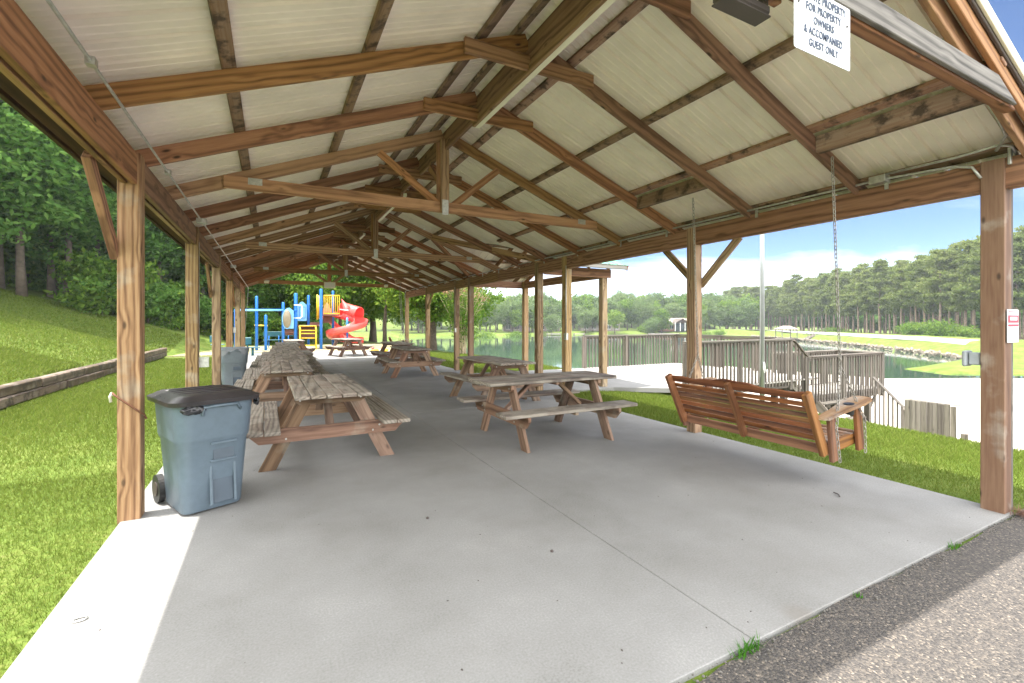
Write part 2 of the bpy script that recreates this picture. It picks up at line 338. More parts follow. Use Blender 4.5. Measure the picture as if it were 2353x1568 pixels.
# water
M_WATER, N, L, b = new_mat('lake_water'); b.inputs['Base Color'].default_value = (.03, .065, .042, 1); b.inputs['Roughness'].default_value = .04; b.inputs['IOR'].default_value = 1.33
b.inputs['Specular IOR Level'].default_value = .9
g = N.new('ShaderNodeNewGeometry'); n = N.new('ShaderNodeTexNoise'); n.inputs['Scale'].default_value = 1.3; n.inputs['Detail'].default_value = 5
mp = N.new('ShaderNodeMapping'); mp.inputs['Scale'].default_value = (.6, 1.3, 1); mp.inputs['Rotation'].default_value = (0, 0, .5); L.new(g.outputs['Position'], mp.inputs['Vector']); L.new(mp.outputs[0], n.inputs['Vector'])
bp = N.new('ShaderNodeBump'); bp.inputs['Strength'].default_value = .05; bp.inputs['Distance'].default_value = .08; L.new(n.outputs['Fac'], bp.inputs['Height']); L.new(bp.outputs[0], b.inputs['Normal'])
def leaf_mat(name, cols, trans=.35):
    m, N, L, b = new_mat(name); N.remove(b); o = N['Material Output']
    g = N.new('ShaderNodeNewGeometry'); oi = N.new('ShaderNodeObjectInfo')
    a = N.new('ShaderNodeMath'); a.operation = 'MULTIPLY_ADD'; a.inputs[1].default_value = .7; L.new(g.outputs['Random Per Island'], a.inputs[0])
    q = N.new('ShaderNodeMath'); q.operation = 'MULTIPLY'; q.inputs[1].default_value = .3; L.new(oi.outputs['Random'], q.inputs[0]); L.new(q.outputs[0], a.inputs[2])
    r = ramp(N, [(i/(len(cols)-1), c) for i, c in enumerate(cols)]); L.new(a.outputs[0], r.inputs['Fac'])
    d = N.new('ShaderNodeBsdfDiffuse'); t = N.new('ShaderNodeBsdfTranslucent'); mx = N.new('ShaderNodeMixShader'); mx.inputs[0].default_value = trans
    hs = N.new('ShaderNodeHueSaturation'); hs.inputs['Hue'].default_value = .485; hs.inputs['Value'].default_value = 1.5; L.new(r.outputs[0], hs.inputs['Color'])
    L.new(r.outputs[0], d.inputs[0]); L.new(hs.outputs[0], t.inputs[0]); L.new(d.outputs[0], mx.inputs[1]); L.new(t.outputs[0], mx.inputs[2]); L.new(mx.outputs[0], o.inputs[0])
    return m
M_LEAF = leaf_mat('leaves_dark', [(.05, .12, .03), (.085, .185, .042), (.125, .245, .055), (.19, .32, .075)], .5)
M_LEAFY = leaf_mat('leaves_bright', [(.045, .10, .018), (.085, .165, .026), (.14, .235, .036), (.22, .30, .05)], .5)
M_LEAFP = leaf_mat('pine_needles', [(.075, .11, .035), (.115, .16, .05), (.16, .20, .065), (.22, .25, .10)], .45)
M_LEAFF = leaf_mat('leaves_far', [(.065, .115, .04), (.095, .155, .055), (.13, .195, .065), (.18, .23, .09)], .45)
M_BLADE = leaf_mat('grass_blades', [(.075, .12, .018), (.10, .15, .024), (.13, .175, .033), (.18, .20, .06)], .3)
M_TUFT = leaf_mat('weed_leaves', [(.04, .14, .02), (.08, .22, .03)], .4)
M_PBLOOM = leaf_mat('myrtle_bloom', [(.34, .15, .12), (.42, .24, .17)], .3)

# ------------------------------------------------------------------ terrain, lake, paving
WATER = -3.2
def seg_dist(P, A, B):
    AB = B-A; t = np.clip(((P-A)@AB)/(AB@AB), 0, 1); return np.linalg.norm(P-(A+t[:, None]*AB), axis=1)
def poly_dist(P, V, closed=True):
    V = np.array(V, float); n = len(V); D = np.full(len(P), 1e9)
    for i in range(n if closed else n-1): D = np.minimum(D, seg_dist(P, V[i], V[(i+1) % n]))
    return D
def inside(P, V):
    V = np.array(V, float); r = np.zeros(len(P), bool); j = len(V)-1
    for i in range(len(V)):
        c = ((V[i, 1] > P[:, 1]) != (V[j, 1] > P[:, 1])) & (P[:, 0] < (V[j, 0]-V[i, 0])*(P[:, 1]-V[i, 1])/(V[j, 1]-V[i, 1]+1e-12)+V[i, 0]); r ^= c; j = i
    return r
NEAR = [(-400, -400), (30, -400), (16, -40), (11, -8), (9.2, 2), (9.6, 10), (10.2, 20), (10, 30), (9, 40), (7, 47), (-2, 54), (-40, 62), (-400, 80)]
BEACH = [(9, -60), (12, 8.5), (25, 19), (41, 33), (43.5, 19), (52, 15), (62, 5), (70, -60)]
def P2(x, d): p = W(x, d); return (p.x, p.y)
FAR = [P2(-600, 140), P2(600, 150), P2(800, 118), P2(900, 128), P2(1000, 150), P2(1150, 150), P2(1250, 172), P2(1500, 176), P2(1647, 166), P2(1760, 140), P2(1836, 120), P2(2000, 88), P2(2130, 70), P2(2214, 60),
       (75, 12), (95, -60), (95, -900), (2500, -900), (2500, 2500), (-1500, 2500), (-1500, 150)]
SPIT = [P2(2070, 46), P2(2170, 41), P2(2400, 40), P2(2500, 60), P2(2300, 66), P2(2214, 62), P2(2190, 56)]
def sm(x): x = np.clip(x, 0, 1); return x*x*(3-2*x)
def height(P):
    X, Y = P[:, 0], P[:, 1]
    land = -.03 - .27*sm((X-5.6)/4)-.06*sm((Y-19)/6)
    xb = -4.35+2.5*sm((Y-24)/10)
    wall = .36*sm((Y-4)/3)*(1-sm((Y-23)/4))
    s = np.clip(xb-X, 0, None)
    land = np.where(X < xb, land+wall*sm(s/.12)+.34*s*(1-.0*s) - .012*np.clip(s-6, 0, None)**2*.6, land)
    land = np.minimum(land, 3.6)
    dn = poly_dist(P, NEAR); near = np.where(inside(P, NEAR), land, land-.62*dn)
    near = np.maximum(near, -4.6)
    inb = inside(P, BEACH); near = np.where(inb, np.maximum(near, -3.3), near)
    df = poly_dist(P, FAR); inf = inside(P, FAR)
    lev = sm((px_np(X, Y)-1600)/60)                                # the dam on the right: a low straight bank
    bank = -3.3+np.clip(df*.7, 0, .7)+np.clip(df*.05, 0, 1.)+np.clip((df-34)*.22, 0, 8)
    dam = -3.3+np.clip(df*.3, 0, 2.2)-np.clip((df-13)*.2, 0, 1.3)
    far = np.where(inf, bank*(1-lev)+dam*lev, -4.6)
    sp = np.where(inside(P, SPIT), -3.2+np.clip(poly_dist(P, SPIT)*.12, 0, .35), -4.6)
    return np.maximum(np.maximum(near, far), sp)
def px_np(X, Y): return 1176+F*(X*CS-Y*SN)/np.maximum(X*SN+Y*CS, .5)
def hz_(x, y): return float(height(np.array([[x, y]]))[0])
def axis_pts(lo, hi, fine_lo, fine_hi, step):
    a = list(np.arange(fine_lo, fine_hi, step)); s = step; v = fine_hi
    while v < hi: a.append(v); s *= 1.06; v += s
    s = step; v = fine_lo-step; b = []
    while v > lo: b.append(v); s *= 1.06; v -= s
    return np.array(b[::-1]+a)
gx_ = axis_pts(-900, 1500, -14, 20, .35); gy_ = axis_pts(-700, 1500, -2, 50, .4)
XX, YY = np.meshgrid(gx_, gy_, indexing='ij'); PG = np.stack([XX.ravel(), YY.ravel()], 1)
ZZ = height(PG)
# keep the lawn below the slab
nxg, nyg = len(gx_), len(gy_); idx = np.arange(nxg*nyg).reshape(nxg, nyg)
quads = np.stack([idx[:-1, :-1].ravel(), idx[1:, :-1].ravel(), idx[1:, 1:].ravel(), idx[:-1, 1:].ravel()], 1)
ground = link('ground', np_mesh('ground', np.column_stack([PG, ZZ]), quads, True), M_GRASS)
tag(ground, 'mown grass lawn, hillside and banks round the lake', 'lawn', kind='structure')
lake = bpy.data.meshes.new('lake'); bm = bmesh.new()
for v in [(-700, -700), (1300, -700), (1300, 1300), (-700, 1300)]: bm.verts.new((v[0], v[1], WATER))
bm.verts.ensure_lookup_table(); bm.faces.new(bm.verts); tag(bm_obj('lake_water', bm, M_WATER), 'calm green lake water', 'lake', kind='structure')
def sheet(name, poly, z, mat, label, cat, thick=0.):
    bm = bmesh.new(); f = bm.faces.new([bm.verts.new((x, y, z)) for x, y in poly])
    if thick:
        r = bmesh.ops.extrude_face_region(bm, geom=[f]); bmesh.ops.translate(bm, vec=(0, 0, -thick), verts=[v for v in r['geom'] if isinstance(v, bmesh.types.BMVert)])
    return tag(bm_obj(name, bm, mat), label, cat, kind='structure')
sheet('beach', BEACH, -3.02, M_SAND, 'white sand beach beside the lake', 'beach')
# pavilion slab with sawn joints: separate panes with 6 mm gaps
def panes(name, xs, ys, z, mat, label, cat, gap=.003):
    bm = bmesh.new()
    for a, b_ in zip(xs, xs[1:]):
        for c, d in zip(ys, ys[1:]):
            box_bm(bm, ((a+b_)/2, (c+d)/2, z-.05), (b_-a-2*gap, d-c-2*gap, .1), bev=.004)
    return tag(bm_obj(name, bm, mat), label, cat, kind='structure')
panes('pavilion_floor', [-1.02, 2.02, 5.2], [1.395, 7.5, 13.6, 20.3], 0, M_CONC, 'grey concrete floor slab with sawn joints', 'floor')
bm = bmesh.new(); box_bm(bm, (2.09, 10.85, -.06), (6.2, 18.9, .1)); tag(bm_obj('floor_joint_base', bm, plain('joint_dirt', (.12, .1, .08), .9)), 'dark dirt in the floor joints', 'floor', kind='structure')
sheet('wing_floor', [(5.205, 8.35), (6.98, 8.35), (8.12, 7.55), (9.0, 12.25), (6.98, 12.5), (5.205, 12.5)], -.002, M_CONC, 'concrete floor of the side wing leading to the deck', 'floor', .1)
sheet('end_apron', [(-1.02, 20.31), (5.6, 20.31), (6.2, 25.5), (-1.5, 25.5)], -.02, M_CONC, 'sunlit concrete and sand apron before the playground', 'pavement', .1)
M_PGS, *_ = ground_mat('worn_sand', [(.35, (.16, .17, .05)), (.5, (.34, .30, .17)), (.62, (.5, .45, .34))], .9, 20, bump=.2)
sheet('playground_sand', [(-6, 25.6), (7.0, 25.6), (7.6, 34), (-4, 34)], -.035, M_PGS, 'pale sand under the playground', 'sand', .1)
bm = bmesh.new()
xs = np.linspace(-1.0, 40, 330)
edge = [(x, 1.385+.012*math.sin(x*7.1)+.015*math.sin(x*2.3+1)+random.uniform(-.006, .006)) for x in xs]
vs_ = [bm.verts.new((x, y, -.012)) for x, y in edge]; v2 = [bm.verts.new((x, -14, -.012)) for x, y in edge]
for i in range(len(xs)-1): bm.faces.new((vs_[i], v2[i], v2[i+1], vs_[i+1]))
tag(bm_obj('asphalt_drive', bm, M_ASPH), 'coarse grey asphalt drive in front of the pavilion slab', 'drive', kind='structure')
# road on the dam
bm = bmesh.new(); pv = None
for x, d in [(1610, 185), (1700, 166), (1760, 152), (1836, 131), (1920, 112), (2000, 97), (2130, 79), (2214, 69), (2400, 56), (2700, 48)]:
    p = W(x, d); q = W(x, d+3.5); a = bm.verts.new((p.x, p.y, hz_(p.x, p.y)+.03)); b_ = bm.verts.new((q.x, q.y, hz_(q.x, q.y)+.03))
    if pv: bm.faces.new((pv[0], a, b_, pv[1]))
    pv = (a, b_)
tag(bm_obj('dam_road', bm, M_CONC), 'narrow pale road along the top of the dam', 'road', kind='structure')

# ------------------------------------------------------------------ pavilion
XL, XR, XM = -.965, 5.14, 2.05
H0, H1 = 2.55, 2.79                     # header bottom, top
ZR, SL = 3.945, .392                    # rafter underside at the ridge, slope
PIT, Y0 = 1.155, 1.30
YK = [Y0+k*PIT for k in range(17)]
def zu(off): return ZR-SL*abs(off)
CT = math.cos(math.atan(SL))
pav = empty('picnic_pavilion', (2.07, 1.4, 0), label='long open timber picnic pavilion with cream metal roof on square posts', cat='pavilion')
PM = Matrix.Translation((2.07, 1.4, 0))
def pb(name, p0, p1, w, h, mat, up=(0, 0, 1), label=None):
    o = board(name, p0, p1, w, h, mat, pav, up, pm=PM)
    if label: o['label'] = label
    return o
def post(x, y, top=H1, mat=None, s=.14):
    return pb('post', (x, y, -.02), (x, y, top), s, s, mat or M_POST, up=(0, 1, 0))
PY = [1.487, 4.50, 7.55, 10.6, 13.65, 16.7, 19.7]
for y in PY: post(XL, y)
PYR = [1.487, 4.46, 7.55, 8.62, 12.5, 13.65, 16.7, 19.7]
M_POSTD = wood('dark_post_timber', (.09, .042, .02), (.225, .118, .058), (.33, .20, .105), ring=9, knot=.8, grey=(.4, .37, .32), greyamt=.15)
for y in PYR: post(XR, y, mat=M_POSTD if y in (1.487, 12.5) else M_POST)
pb('post_facing', (XR+.09, 1.487, 0), (XR+.09, 1.487, H1), .04, .139, M_GREYW, up=(0, 1, 0))
# doubled header beams
for x in (XL, XR):
    for s in (-1, 1):
        y = 1.20
        cuts = [1.2, 4.5, 10.6, 16.7, 19.9]
        for a, c in zip(cuts, cuts[1:]):
            pb('header_beam', (x+s*.030, a+.002, (H0+H1)/2), (x+s*.030, c-.002, (H0+H1)/2), .040, H1-H0, M_HEAD)
# rafters, collars, ridge
TH = .14
for k, y in enumerate(YK):
    yy = y if k else y
    for s in (-1, 1):
        a = Vector((XM+s*.022, yy, zu(.022)+TH/2/CT)); b_ = Vector((XM+s*3.25, yy, zu(3.25)+TH/2/CT))
        pb('rafter', a, b_, .040, TH, M_RAFT if k % 4 else M_RAFT2)
    if k % 4:
        pb('collar_board', (XM-.64, yy-.041, 3.80), (XM+.68, yy-.041, 3.80), .038, .13, M_RAFT)
pb('ridge_beam', (XM, 1.2, 3.91), (XM, 19.9, 3.91), .042, .25, M_HEAD)
for a, c in ((1.2, 4.85), (8.1, 10.3), (12.2, 13.6)):
    pb('ridge_cleat', (XM-.018, a, 3.755), (XM-.018, c, 3.755), .036, .075, M_RAFT2)
    pb('ridge_light_strip', (XM+.032, a-.01, 3.752), (XM+.032, c+.02, 3.752), .06, .055, M_TRIM)
# trusses
def cut_board(name, y0, y1, z0, z1, ext, mat, label=None):
    # level board whose ends are cut along the rafters
    zc_ = (z0+z1)/2; x0_, x1_ = (ZR-z0)/SL+ext, (ZR-z1)/SL+ext
    pr = [(-x0_, z0-zc_), (x0_, z0-zc_), (x1_, z1-zc_), (-x1_, z1-zc_)]
    bm = bmesh.new(); A = [bm.verts.new((x, y0-(y0+y1)/2, z)) for x, z in pr]; B = [bm.verts.new((x, y1-(y0+y1)/2, z)) for x, z in pr]
    bm.faces.new(A); bm.faces.new(B[::-1])
    for i in range(4): bm.faces.new((A[i], B[i], B[(i+1) % 4], A[(i+1) % 4]))
    bmesh.ops.bevel(bm, geom=bm.edges[:], offset=.004, segments=1, affect='EDGES')
    o = bm_obj(name, bm, mat, pav, PM.inverted() @ Matrix.Translation((XM, (y0+y1)/2, zc_)))
    if label: o['label'] = label
for k in (0, 4, 8, 12, 16):
    y = YK[k]; zc = 3.03
    if k: pb('truss_chord', (XM-2.52, y-.041, zc), (XM+2.52, y-.041, zc), .040, .14, M_RAFT2)
    else: cut_board('truss_chord', y-.086, y-.022, zc-.07, zc+.07, -.01, M_HEAD)
    if k == 0:
        cut_board('chord_facing', y-.114, y-.088, zc-.058, zc+.068, -.06, M_GREYW, 'weathered grey board on the front truss')
    pb('king_post', (XM-.02, y-.083 if k else y+.03, zc-.06), (XM-.02, y-.083 if k else y+.03, 3.93), .04, .11, M_RAFT2, up=(1, 0, 0))
    if k: pb('king_post', (XM-.03, y+.045, zc-.02), (XM-.03, y+.045, 3.95), .04, .12, M_RAFT2, up=(1, 0, 0))
    pb('truss_web', (XM-.06, y-.002, zc+.03), (XM-.86, y-.002, zu(.86)+.03), .038, .09, M_RAFT2, up=(0, 0, 1))
    pb('truss_web', (XM+.10, y-.002, zc+.03), (XM+.80, y-.002, zu(.80)+.03), .038, .09, M_RAFT2, up=(0, 0, 1))
    if k:
        for xx, zz, sx, sz in ((XM-.02, zc-.01, .085, .20), (XM-2.22, zc+.03, .14, .075), (XM+2.22, zc+.03, .14, .075)):
            o = boxes('gusset_plate', [((0, 0, 0), (sx, .004, sz))], M_GALV, pav, bev=0, M=PM.inverted() @ Matrix.Translation((xx, y-.062 if abs(xx-XM) > 1 else y-.106, zz)))
# small ridge braces at the trusses
for k in (4, 8, 12):
    y = YK[k]
    pb('ridge_brace', (XM, y+.08, 3.35), (XM, y+.62, 3.76), .04, .09, M_RAFT2)
# purlins
for s, offs in ((-1, (.13, .47, 1.40, 2.31, 3.14)), (1, (.13, .45, 1.38, 2.25, 3.14))):
    for o_ in offs:
        z = zu(o_)+TH/CT+.022
        if s == 1 and o_ > 1.9:
            for a, c in ((1.2, 8.9 if o_ < 3 else 8.3), (12.4, 20.1)):
                pb('purlin', (XM+s*o_, a, z), (XM+s*o_, c, z), .089, .038, M_PURL, up=(s*SL, 0, 1))
        else:
            pb('purlin', (XM+s*o_, 1.2, z), (XM+s*o_, 20.1, z), .089, .038, M_PURL, up=(s*SL, 0, 1))
# swing hanger blocks
for (a, c) in ((YK[0]+.02, YK[1]-.022), (YK[2]+.022, YK[3]-.022), (YK[14]+.022, YK[15]-.022), (YK[12]+.022, YK[13]-.022)):
    for j in (0, 1): pb('swing_hanger', (XM+2.33+j*.041, a, zu(2.35)+.085-.0*j), (XM+2.33+j*.041, c, zu(2.35)+.085), .040, .15, M_PURL)
# knee braces
def brace(x, y, s, red=False):
    pb('knee_brace', (x, y+s*.02, 2.0), (x, y+s*.62, 2.58), .05, .09, M_RAFT if red else M_POST)
brace(XL-.09, 4.5, -1, True); brace(XL-.09, 10.6, -1, True); brace(XR+.1, 4.46, -1); brace(XR+.1, 4.46, 1); brace(XR-.0, 16.7, -1); brace(XL-.09, 16.7, -1, True)
# eave fascias and rakes
for s in (-1, 1):
    o_ = 3.27
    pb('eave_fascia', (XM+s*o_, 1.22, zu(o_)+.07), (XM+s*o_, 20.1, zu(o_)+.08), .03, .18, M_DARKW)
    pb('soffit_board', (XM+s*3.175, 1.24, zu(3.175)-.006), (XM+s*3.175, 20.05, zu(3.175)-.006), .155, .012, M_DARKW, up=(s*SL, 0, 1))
    for y, m in ((1.24, M_GREYW), (1.205, M_HEAD)): pass
    for yy_, ww, hh, dz, m in ((1.228, .034, .13, .14, M_HEAD), (1.198, .02, .06, .205, M_FIX), (20.12, .038, .14, .14, M_HEAD)):
        pb('rake_board', (XM+s*.01, yy_, zu(.01)+dz), (XM+s*3.32, yy_, zu(3.32)+dz), ww, hh, m)
    pb('rake_trim', (XM+s*.005, 1.178, zu(0)+.235), (XM+s*3.35, 1.178, zu(3.35)+.235), .02, .075, M_TRIM)
# ribbed roof sheets: profile along Y, ribs run down the slope
def roof_profile(y0, y1, per=.2286):
    pts = []; y = y0
    while y < y1:
        for dy_, dz_ in ((0, 0), (.052, 0), (.059, .009), (.068, 0), (.125, 0), (.132, .009), (.141, 0), (.184, 0), (.195, .026), (.212, .026), (.2235, 0)):
            if y+dy_ <= y1: pts.append((y+dy_, dz_))
        y += per
    return pts
def roof_sheet(name, fn, prof, mat, cut=None):
    bm = bmesh.new()
    pv = None
    for (yy_, h) in prof:
        a, c = fn(yy_); nrm = Vector((0, 0, 1))
        va, vc = bm.verts.new(Vector(a)+nrm*h), bm.verts.new(Vector(c)+nrm*h)
        if pv: bm.faces.new((pv[0], va, vc, pv[1]))
        pv = (va, vc)
    me = bpy.data.meshes.new(name); bm.to_mesh(me); bm.free()
    return link(name, me, mat, pav, PM.inverted())
ZS = TH/CT+.043
WY, WH = 10.55, 2.35                     # wing ridge line, half width
WE = 2.83                                # wing sheet height at its eave
WR = WE+SL*WH
for s in (-1, 1):
    def fn(y, s=s, dz=0.):
        off = 3.32
        if s == 1 and abs(y-WY) < WH:
            zz = WR-SL*abs(y-WY); off = min(3.32, (ZR+ZS-zz)/SL)
        return (XM, y, ZR+ZS+dz), (XM+s*off, y, ZR+ZS-SL*off+dz)
    roof_sheet('roof_sheet', lambda y: fn(y, dz=0.), roof_profile(1.19, 20.14), M_CREAM)
    o = roof_sheet('roof_top', lambda y: fn(y, dz=.006), roof_profile(1.19, 20.14), M_GREEN)
pb('ridge_cap', (XM, 1.18, ZR+ZS+.03), (XM, 20.16, ZR+ZS+.03), .28, .02, M_GREEN)
# side wing over the path to the deck
XW = 6.88
for y in (8.6, 12.35): post(XW, y, top=2.74, s=.145)
pb('header_beam', (5.2, 8.5, 2.63), (7.02, 8.5, 2.63), .04, .2, M_HEAD); pb('header_beam', (5.2, 12.44, 2.63), (7.02, 12.44, 2.63), .04, .2, M_HEAD)
for s in (-1, 1): pb('header_beam', (XW+s*.035, 8.53, 2.63), (XW+s*.035, 12.4, 2.63), .04, .2, M_HEAD)
for sgn in (-1, 1):
    def fw(t, sgn=sgn, dz=0.):
        return None
    # sheets run from the valley out to the end of the wing; ribs run down the slope, so the profile runs along X
    prof = [(x, h) for x, h in roof_profile(3.0, 7.2)]
    for nm, dz, m in (('roof_sheet', 0., M_CREAM), ('roof_top', .006, M_GREEN)):
        bm = bmesh.new(); pv = None
        for (x, h) in prof:
            zm = ZR+ZS-SL*(x-XM)                     # main roof height here
            off = (WR-zm)/SL if zm < WR else 0       # where the wing meets the main roof
            top = 0.
            low = WH+.12
            if x < XM+3.32:
                if zm >= WR: continue
                low = min(low, off)
            a = bm.verts.new((x, WY, WR+dz+h)); c = bm.verts.new((x, WY+sgn*low, WR-SL*low+dz+h))
            if pv: bm.faces.new((pv[0], a, c, pv[1]))
            pv = (a, c)
        me = bpy.data.meshes.new(nm); bm.to_mesh(me); bm.free(); link(nm, me, m, pav, PM.inverted())
    for x in (5.7, 6.2, 6.75):
        pb('rafter', (x, WY+sgn*.02, WR-.10), (x, WY+sgn*2.35, WR-.10-SL*2.33), .04, .12, M_RAFT)
    for q in (.5, 1.3, 2.1):
        pb('purlin', (XM+2.9, WY+sgn*q, WR-.03-SL*q), (7.17, WY+sgn*q, WR-.03-SL*q), .089, .03, M_PURL, up=(0, sgn*SL, 1))
    pb('eave_fascia', (5.3, WY+sgn*2.43, WE-.08), (7.2, WY+sgn*2.43, WE-.08), .03, .11, M_GREYL)
    pb('valley_board', (XM+3.24, WY+sgn*2.2, zu(3.24)+.10), (3.35, WY+sgn*.02, zu(1.3)+.07), .04, .13, M_RAFT)
    pb('rake_board', (7.19, WY+sgn*.01, WR-.06), (7.19, WY+sgn*2.45, WR-.06-SL*2.45), .03, .12, M_HEAD)
# conduits with boxes (pipes fixed to the pavilion)
def conduit(pts, r=.011, boxes_=(), label=None, clips=()):
    o = empty('conduit', pts[0], label=label, cat='conduit'); Mi = Matrix.Translation(pts[0]).inverted()
    tube('pipe', pts, r, M_GALV, o, 8, M=Mi)
    for c, s in boxes_: boxes('junction_box', [(c, s)], M_GALV, o, M=Mi)
    for c, s in clips: boxes('pipe_strap', [(c, s)], M_GALV, o, bev=0, M=Mi)
    return o
conduit([(-.80, .6, 2.79), (-.80, 2.6, 2.795), (-.80, 7.2, 2.79), (-.80, 13, 2.79), (-.80, 19.6, 2.79), (-.80, 19.75, 2.7), (-.9, 19.78, 1.2)], .009, [((-.80, 7.05, 2.79), (.11, .11, .06)), ((-.80, 12.4, 2.79), (.11, .11, .06))],
        'thin grey conduit running along the left header under the rafters', clips=[((-.80, 3.0, 2.795), (.04, .05, .04)), ((-.80, 4.9, 2.795), (.04, .05, .04))])
conduit([(5.06, 1.55, 2.66), (5.055, 1.60, 2.76), (5.05, 1.72, 2.80), (5.04, 2.22, 2.83), (5.04, 6.1, 2.83), (5.04, 12, 2.83), (5.04, 19.5, 2.83), (5.05, 19.62, 2.75), (5.05, 19.62, 2.2)], .011,
        [((5.04, 2.24, 2.83), (.10, .13, .07)), ((5.04, 6.05, 2.83), (.12, .12, .04))], 'grey conduit running along the right header',
        clips=[((5.08, yy, 2.79), (.012, .03, .10)) for yy in (2.2, 3.5, 4.9, 5.9, 7.1, 8.3, 9.4, 10.5, 11.5)])
conduit([(5.15, 1.36, 2.78), (5.06, 1.375, 2.86), (5.02, 1.44, 2.88), (5.03, 1.7, 2.865), (5.035, 2.2, 2.87)], .011, [((5.09, 1.39, 2.79), (.05, .02, .13))], 'short bent conduit at the top of the right front post')
conduit([(3.9, YK[0]+.07, 3.36), (4.75, YK[0]+.07, 3.02), (4.95, YK[0]+.075, 2.92), (5.02, 1.45, 2.84)], .011, (), 'conduit running down the underside of the front right rafter')
# conduit drops with outlet boxes on posts
def drop(x, y, zt, zb, bx, label):
    conduit([(x, y, zt), (x, y, zb)], .01, [((x+bx[0], y+bx[1], zb), bx[2])], label)
drop(5.055, 7.45, 2.6, 1.22, (0, 0, (.05, .09, .13)), 'conduit and grey outlet box on the post behind the near right table')
drop(-.90, 7.61, 2.6, .95, (.06, 0, (.12, .05, .14)), 'conduit and grey outlet box low on the second left post')
drop(-.905, 13.7, 2.6, 1.3, (.04, 0, (.07, .05, .14)), 'conduit and outlet box on the post beside the far trash can')
drop(5.06, 13.6, 2.6, 1.25, (0, -.03, (.05, .09, .13)), 'conduit and outlet box on the post in front of the crepe myrtle')
o = empty('outlet_cover', (5.14, 1.6, 1.2), label='blue grey weatherproof outlet cover behind the right front post', cat='outlet')
boxes('cover', [((0, 0, 0), (.10, .07, .10))], M_GBOX, o, bev=.008); boxes('hinged_lid', [((-.01, .055, 0), (.13, .03, .13))], M_GBOX, o, bev=.01)
# dark lamp under the front chord
o = empty('flood_lamp', (1.87, 1.36, 2.925), label='dark rectangular lamp under the front truss beside the sign', cat='lamp')
boxes('housing', [((0, 0, 0), (.30, .08, .045))], M_FIX, o, bev=.01); boxes('lens', [((0, 0, -.029), (.30, .08, .008))], M_FIX, o, bev=.002)
boxes('bracket', [((-.12, -.02, .035), (.04, .03, .03)), ((.12, -.02, .035), (.04, .03, .03))], M_FIX, o)
o = empty('truss_lamp', (XM-.02, YK[16]-.08, 2.98), label='pale square lamp at the middle of the far end truss', cat='lamp')
boxes('housing', [((0, 0, 0), (.42, .07, .24))], M_TRIM, o, bev=.012); boxes('lens', [((0, -.04, 0), (.36, .01, .18))], M_WHITE, o, bev=.002)
for xx, lb in ((XM-2.25, 'left'), (XM+2.2, 'right')):
    o = empty('end_fixture', (xx, YK[16]-.08, 3.02), label=f'small white fixture at the {lb} end of the far truss', cat='fixture')
    boxes('housing', [((0, 0, 0), (.16, .05, .09))], M_TRIM, o, bev=.01)
# string remnants: skip

# ------------------------------------------------------------------ signs
def text(name, s, size, loc, mat, parent, sx=1., bold=.0, rot=(R(90), 0, 0)):
    c = bpy.data.curves.new(name, 'FONT'); c.body = s; c.size = size; c.align_x = 'CENTER'; c.align_y = 'CENTER'; c.extrude = .0008; c.offset = bold; c.space_character = 1.1
    t = bpy.data.objects.new(name, c); COL.objects.link(t)
    dg = bpy.context.evaluated_depsgraph_get(); me = bpy.data.meshes.new_from_object(t.evaluated_get(dg))
    bpy.data.objects.remove(t)
    o = link(name, me, None, parent); me.materials.clear(); me.materials.append(mat)
    o.location = loc; o.rotation_euler = rot; o.scale = (sx, 1, 1)
    return o
sg = empty('sign', (2.155, 1.168, 2.80), label='white sign reading PRIVATE PROPERTY for property owners and accompanied guest only', cat='sign')
def plate(parent, w_, h_, rad, th, mat, name='plate'):
    bm = bmesh.new(); vs_ = []
    for cx, cz, a0 in ((w_/2-rad, h_/2-rad, 0), (-w_/2+rad, h_/2-rad, 90), (-w_/2+rad, -h_/2+rad, 180), (w_/2-rad, -h_/2+rad, 270)):
        for k in range(5): a = R(a0+k*22.5); vs_.append(bm.verts.new((cx+rad*math.cos(a), 0, cz+rad*math.sin(a))))
    f = bm.faces.new(vs_); r_ = bmesh.ops.extrude_face_region(bm, geom=[f]); bmesh.ops.translate(bm, vec=(0, th, 0), verts=[v for v in r_['geom'] if isinstance(v, bmesh.types.BMVert)])
    return bm_obj(name, bm, mat, parent)
plate(sg, .425, .285, .011, .003, M_SIGN)
for s_, sz, z, sx, bo in (('PRIVATE PROPERTY', .050, .106, .72, .0008), ('FOR PROPERTY', .048, .056, .74, .0006), ('OWNERS', .046, .006, .76, .0006), ('& ACCOMPANIED', .047, -.045, .72, .0006), ('GUEST ONLY', .047, -.096, .74, .0006)):
    text('lettering', s_, sz, (.0, -.002, z), M_INK, sg, sx, bo)
for sx_ in (-1, 1): tube('screw', [(sx_*.185, -.004, .056), (sx_*.185, .002, .056)], .005, M_FIX, sg)
s2 = empty('sign', (5.20, 1.405, 1.47), label='small white and red notice on the right front post', cat='sign')
plate(s2, .23, .26, .008, .003, M_SIGN)
boxes('red_panel', [((0, -.0015, .055), (.205, .002, .06)), ((0, -.0015, .005), (.205, .002, .018))], M_INKR, s2, bev=0)
boxes('white_panel', [((.0, -.003, .058), (.14, .002, .026))], M_SIGN, s2, bev=0)
boxes('printed_lines', [((0, -.0015, z), (w_, .002, .005)) for z, w_ in ((-.025, .19), (-.05, .12), (-.078, .17), (-.10, .10))], M_GBOX, s2, bev=0)
boxes('red_line', [((0, -.0015, .112), (.19, .002, .008))], M_INKR, s2, bev=0)

